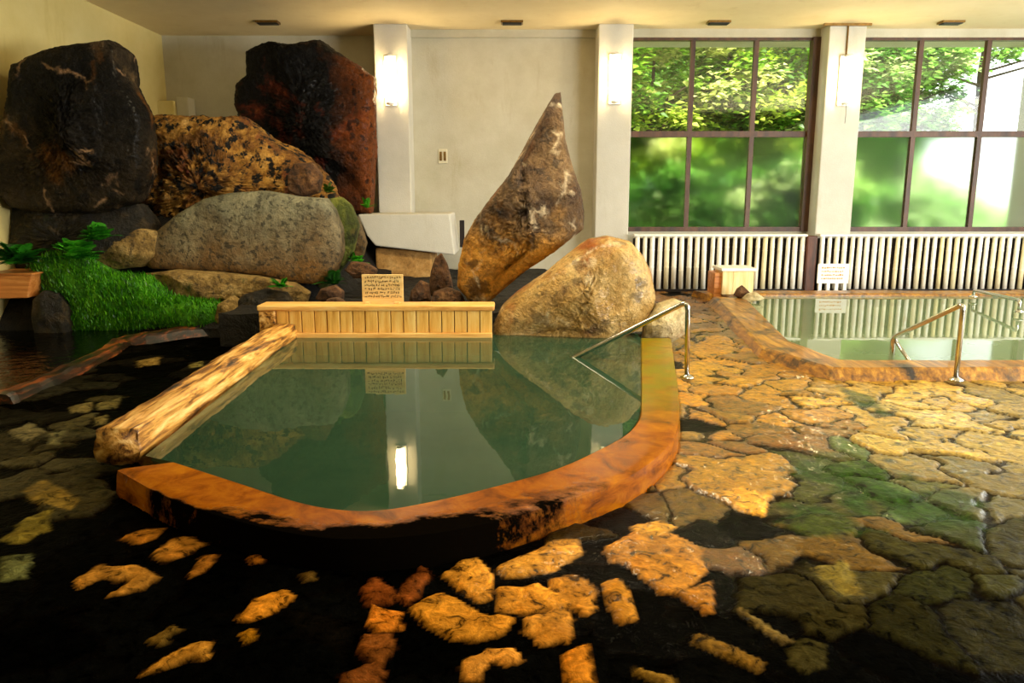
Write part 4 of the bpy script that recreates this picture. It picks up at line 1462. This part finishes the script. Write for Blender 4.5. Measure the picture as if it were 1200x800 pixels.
def kerb_seg(a0, a1, b0, b1, name, mat, parent):
    b = MB()
    N = 30
    for k in range(N + 1):
        t = k / N
        o_, i_ = a0.lerp(a1, t), b0.lerp(b1, t)
        w = (o_ - i_).normalized()
        jit = noise.noise(Vector((o_.x * 3, o_.y * 3, 2))) * .012
        for p, z in ((i_, -.45), (i_, RP_Z - .015), (i_ + w * .02, RP_Z + jit), (o_ - w * .03, RP_Z + jit), (o_, RP_Z - .015), (o_ + w * .05, .03), (o_ + w * .1, -.03)):
            b.v.append((p.x - base.x, p.y - base.y, z))
    for k in range(N):
        for j in range(6):
            i = k * 7 + j
            b.f.append((i, i + 7, i + 8, i + 1))
    b.f += [tuple(range(7)), tuple(range(N * 7 + 6, N * 7 - 1, -1))]
    return b.build(name, mat, parent, smooth=False)


kerb_seg(rp_out[0], rp_out[1], kin[0], kin[1], 'kerb_segment', M['kerb'], r)
kerb_seg(rp_out[1], rp_out[2], kin[1], kin[2], 'kerb_segment', M['kerb'], r)
kerb_seg(rp_out[2], rp_out[3], kin[2], kin[3], 'kerb_segment', M['kerb'], r)
farb, farf = rp_far_y + .42, rp_far_y
kerb_seg(Vector((kin[0].x - .5, farb, RP_Z)), Vector((7.6, farb, RP_Z)), Vector((kin[0].x - .4, farf, RP_Z)), Vector((7.6, farf, RP_Z)), 'kerb_segment', M['kerb'], r)
kerb_seg(Vector((7.6, rp_out[3].y, RP_Z)), Vector((7.6, farb, RP_Z)), Vector((7.3, rp_out[3].y, RP_Z)), Vector((7.3, farb, RP_Z)), 'kerb_segment', M['kerb'], r)
RW = .06
b = MB()
b.v = [(kin[0].x - .15, farf + .05, RW), (kin[0].x, kin[0].y, RW), (kin[1].x, kin[1].y, RW), (kin[2].x, kin[2].y, RW), (kin[3].x, kin[3].y, RW), (7.35, farf + .05, RW)]
b.f = [(0, 1, 2, 3, 4, 5)]
tag(b.build('pool_water', M['water_pale']), 'pale green water of the right pool mirroring the bamboo', 'water', kind='stuff')
b = MB()
b.v = [(v[0], v[1], -.4) for v in b.v] if b.v else []
pv = [(kin[0].x - .25, farf + .2), (kin[0].x - .05, kin[0].y), (kin[1].x - .05, kin[1].y - .05), (kin[2].x - .05, kin[2].y - .1), (kin[3].x, kin[3].y - .1), (7.5, farf + .2)]
b = MB()
b.v = [(x, y, .03) for x, y in pv] + [(x, y, -.42) for x, y in pv]
for k in range(6):
    b.f.append((k, (k + 1) % 6, 6 + (k + 1) % 6, 6 + k))
b.f.append(tuple(range(6, 12)))
tag(b.build('pool_basin', M['basin']), 'stone basin under the pale water', kind='structure')

# wooden box at the far corner of the right pool, and the stones before it
q0, q1 = at(846, 345, 10.7), at(882, 345, 10.7)
bh = at(864, 315, 10.7).z
r = empty('wooden_box', ((q0.x + q1.x) / 2, 10.85, RP_Z), 'pale wooden spout box with a lid at the far left corner of the right pool', 'box')
hw = (q1.x - q0.x) / 2
H_ = bh - RP_Z
MB().box(-hw, -.15, 0, hw, .3, H_ - .03).build('box_body', M['box_wood'], r, bevel=.008)
MB().box(-hw - .03, -.18, H_ - .03, hw + .03, .33, H_ + .012).build('box_lid', M['white_paint'], r, bevel=.008)
MB().box(-hw - .002, -.158, 0, -hw + .13, -.15, H_ - .03).box(-hw + .15, -.158, 0, hw, -.15, H_ - .03).build('front_panel', M['box_wood'], r)
MB().box(-hw - .1, -.1, -.05, -hw, .28, H_ - .06).build('side_board', M['trough_wood'], r, bevel=.006)
rock('stone', [(860, 346), (864, 338), (870, 334), (878, 342), (880, 350), (866, 350)], 10.35, .1, .12, 51, M['rock_brown'], 'small brown stone at the front of the wooden box', 'stone', n=50, m=18)
rock('stone', [(870, 350), (876, 344), (886, 342), (896, 349), (890, 352), (874, 353)], 10.15, .12, .12, 52, M['pale_stone'], 'small white stone on the pool edge before the wooden box', 'stone', n=50, m=18)

# ------------------------------------------------------------------ dark basin in the left corner
b = MB()
kp = spline([tuple(p) for p in cold], 60)
for k, p in enumerate(kp):
    d = (kp[min(k + 1, 59)] - kp[max(k - 1, 0)]).normalized()
    s = Vector((-d.y, d.x, 0))
    w = .07 + .02 * noise.noise(Vector((k * .2, 0, 0)))
    zt = .07 + .02 * noise.noise(Vector((k * .3, 5, 0)))
    for (u, z) in ((-w - .03, -.03), (-w, zt - .02), (-w * .6, zt), (w * .6, zt + .01), (w, zt - .02), (w, -.3)):
        q = p + s * u
        b.v.append((q.x, q.y, z))
for k in range(59):
    for j in range(5):
        i = k * 6 + j
        b.f.append((i, i + 1, i + 7, i + 6))
b.f += [tuple(range(6))[::-1], tuple(59 * 6 + j for j in range(6))]
tag(b.build('basin_kerb', M['red_kerb'], smooth=False), 'low rust-stained kerb edging the dark basin in the left corner', 'kerb')
b = MB()
cw = [(cold[0].x - 1.9, cold[0].y - .8)] + [(p.x, p.y) for p in cold[:4]] + [(-3.6, 8.25), (-5.54, 8.25)]
b.v = [(max(x, LX + .01), y, .03) for x, y in cw]
b.f = [tuple(range(len(cw)))]
tag(b.build('basin_water', M['water_dark']), 'dark rippled water in the basin in the left corner', 'water', kind='stuff')

# wooden trough end by the left wall
q0, q1 = at(-25, 336, 8.0), at(38, 322, 8.0)
r = empty('wooden_trough', (q1.x - .3, 8.0, at(20, 350, 8.0).z), 'wooden trough end jutting from the left wall above the dark basin', 'trough')
zt = at(20, 322, 8.0).z - r.location.z
b = MB()
b.v = [(-.2, -.02, 0), (.23, -.02, .01), (.30, -.02, zt), (-.2, -.02, zt), (-.2, .5, 0), (.23, .5, .01), (.30, .5, zt), (-.2, .5, zt)]
b.f = [(0, 1, 2, 3), (7, 6, 5, 4), (0, 4, 5, 1), (1, 5, 6, 2), (2, 6, 7, 3), (3, 7, 4, 0)]
b.build('trough_body', M['trough_wood'], r, bevel=.01)
MB().box(-.2, -.04, zt, .32, .52, zt + .02).build('trough_lip', M['trough_wood'], r, bevel=.006)

# ------------------------------------------------------------------ outside: ground and trees
M['bank_green'] = simple('green_hillside', [(.3, lin(40, 74, 16)), (.48, lin(96, 140, 36)), (.56, lin(130, 170, 60)), (.7, lin(186, 206, 110))], 7, .9, .9, 9, dist=.15)
hb = MB()
hx, hy = np.linspace(-6, 34, 90), np.concatenate([np.linspace(13.2, 17, 10), np.linspace(17.4, 27, 40), [60]])
for yy in hy:
    for xx in hx:
        f = max(0, min(1, (yy - 17.2) / 6.5))
        side = 1 - max(0, min(1, (xx - 9.2 - .25 * (yy - 18)) / 2.2))
        hb.v.append((xx, yy, -.25 + f * side * 8.5 + noise.fractal(Vector((xx * .8, yy * .8, 0)), 1, 2, 4) * .35 * (yy > 14)))
nxh = len(hx)
for i in range(len(hy) - 1):
    for j in range(nxh - 1):
        q = i * nxh + j
        hb.f.append((q, q + 1, q + nxh + 1, q + nxh))
o = hb.build('hillside', M['bank_green'], smooth=True)
tag(o, 'green overgrown hillside outside the windows', kind='structure')


def crown_mesh(seed, R_, count, cols, lsize):
    rnd = random.Random(seed)
    cl = []
    for k in range(80):
        while True:
            v = Vector((rnd.uniform(-1, 1), rnd.uniform(-1, 1), rnd.uniform(-1, 1)))
            if .25 < v.length < 1: break
        cl.append((Vector((v.x * R_[0], v.y * R_[1], v.z * R_[2])), rnd.uniform(.28, .6), rnd.choice(cols)))
    V, F, Cc = [], [], []
    for k in range(count):
        c, rr, col = rnd.choice(cl)
        v = Vector((rnd.gauss(0, .45), rnd.gauss(0, .45), rnd.gauss(0, .28))) * rr
        p = c + v
        a = rnd.random() * 2 * PI
        t = Vector((math.cos(a), math.sin(a), rnd.uniform(-.6, .2))).normalized()
        s = t.cross(Vector((rnd.uniform(-.5, .5), rnd.uniform(-.7, .3), 1))).normalized()
        up = s.cross(t)
        L = lsize * rnd.uniform(.6, 1.3)
        w = L * .36
        i = len(V)
        V += [p, p + t * L * .4 + s * w + up * w * .3, p + t * L, p + t * L * .4 - s * w + up * w * .3]
        F += [(i, i + 1, i + 2), (i, i + 2, i + 3)]
        k_ = rnd.uniform(.6, 1.35)
        Cc += [tuple(x * k_ for x in col[:3]) + (1,)] * 4
    return V, F, Cc


GA = [lin(168, 200, 50), lin(136, 180, 44), lin(196, 214, 84), lin(90, 136, 28), lin(222, 226, 140)]
GB = [lin(126, 186, 66), lin(90, 150, 46), lin(164, 208, 98), lin(64, 112, 34), lin(206, 222, 150)]
GC = [lin(150, 206, 110), lin(180, 220, 146), lin(110, 170, 70), lin(216, 234, 186)]
trees = [
    ('broadleaf_tree', (2.9, 16.4, 3.5), (1.5, 1.1, 1.9), 15000, GA, 'bright yellow-green tree filling the left third of the left window'),
    ('broadleaf_tree', (5.0, 17.0, 3.9), (1.5, 1.1, 1.9), 15000, GA, 'yellow-green tree in the middle of the left window'),
    ('broadleaf_tree', (6.9, 17.3, 3.7), (1.4, 1.1, 2.0), 15000, GB, 'mid-green tree in the right third of the left window'),
    ('shrub', (3.4, 15.8, .9), (1.5, .9, 1.2), 9000, GB, 'green shrub behind the left frosted panes of the left window'),
    ('shrub', (5.9, 16.2, .9), (1.5, .9, 1.3), 9000, GB, 'green shrub behind the right frosted panes of the left window'),
    ('broadleaf_tree', (8.9, 18.0, 3.9), (1.2, 1.1, 1.6), 9000, GB, 'green tree behind the first pane of the right window'),
    ('shrub', (9.0, 17.6, .6), (1.6, .9, 1.3), 9000, GC, 'pale green shrub behind the first frosted pane of the right window'),
    ('broadleaf_tree', (11.4, 19.4, 5.5), (2.8, 1.2, .8), 8000, GB, 'overhanging branches along the top of the right window'),
    ('shrub', (12.2, 20.0, .4), (1.9, 1.0, 1.0), 3600, GC, 'pale shrub low behind the brightest panes of the right window'),
    ('broadleaf_tree', (4.2, 20.5, 4.2), (3.0, 1.4, 3.0), 14000, GB, 'darker tree standing behind the yellow-green trees of the left window'),
    ('broadleaf_tree', (8.0, 21.0, 3.6), (2.4, 1.4, 3.0), 6000, GB, 'darker tree half hidden by the pillar between the windows'),
]
for k, (nm, loc, R_, cnt, cols, lab) in enumerate(trees):
    r = empty(nm, (loc[0], loc[1], -.1), lab, 'tree' if nm != 'shrub' else 'shrub', 'trees and shrubs outside the windows')
    V, F, Cc = crown_mesh(60 + k, R_, cnt, cols, .17)
    o = leaf_obj('foliage', V, F, Cc, r)
    o.location = (0, 0, loc[2] + .1)
    top = loc[2] + .1
    tr = MB().tube([(0, .1, 0), (.05, .1, top * .4), (-.04, .1, top * .8), (.02, .1, top + R_[2] * .5)], [.13, .10, .07, .02] if nm != 'shrub' else [.06, .05, .03, .01], 10)
    rnd = random.Random(k)
    for q in range(5):
        a = rnd.random() * 6.28
        z = top * rnd.uniform(.6, 1.0)
        tr.tube([(0, .1, z), (math.cos(a) * R_[0] * .4, .1 + math.sin(a) * R_[1] * .4, z + .3), (math.cos(a) * R_[0] * .7, .1 + math.sin(a) * R_[1] * .7, z + .45)], [.035, .025, .008], 6)
    tr.build('trunk', M['bark'], r, smooth=True)
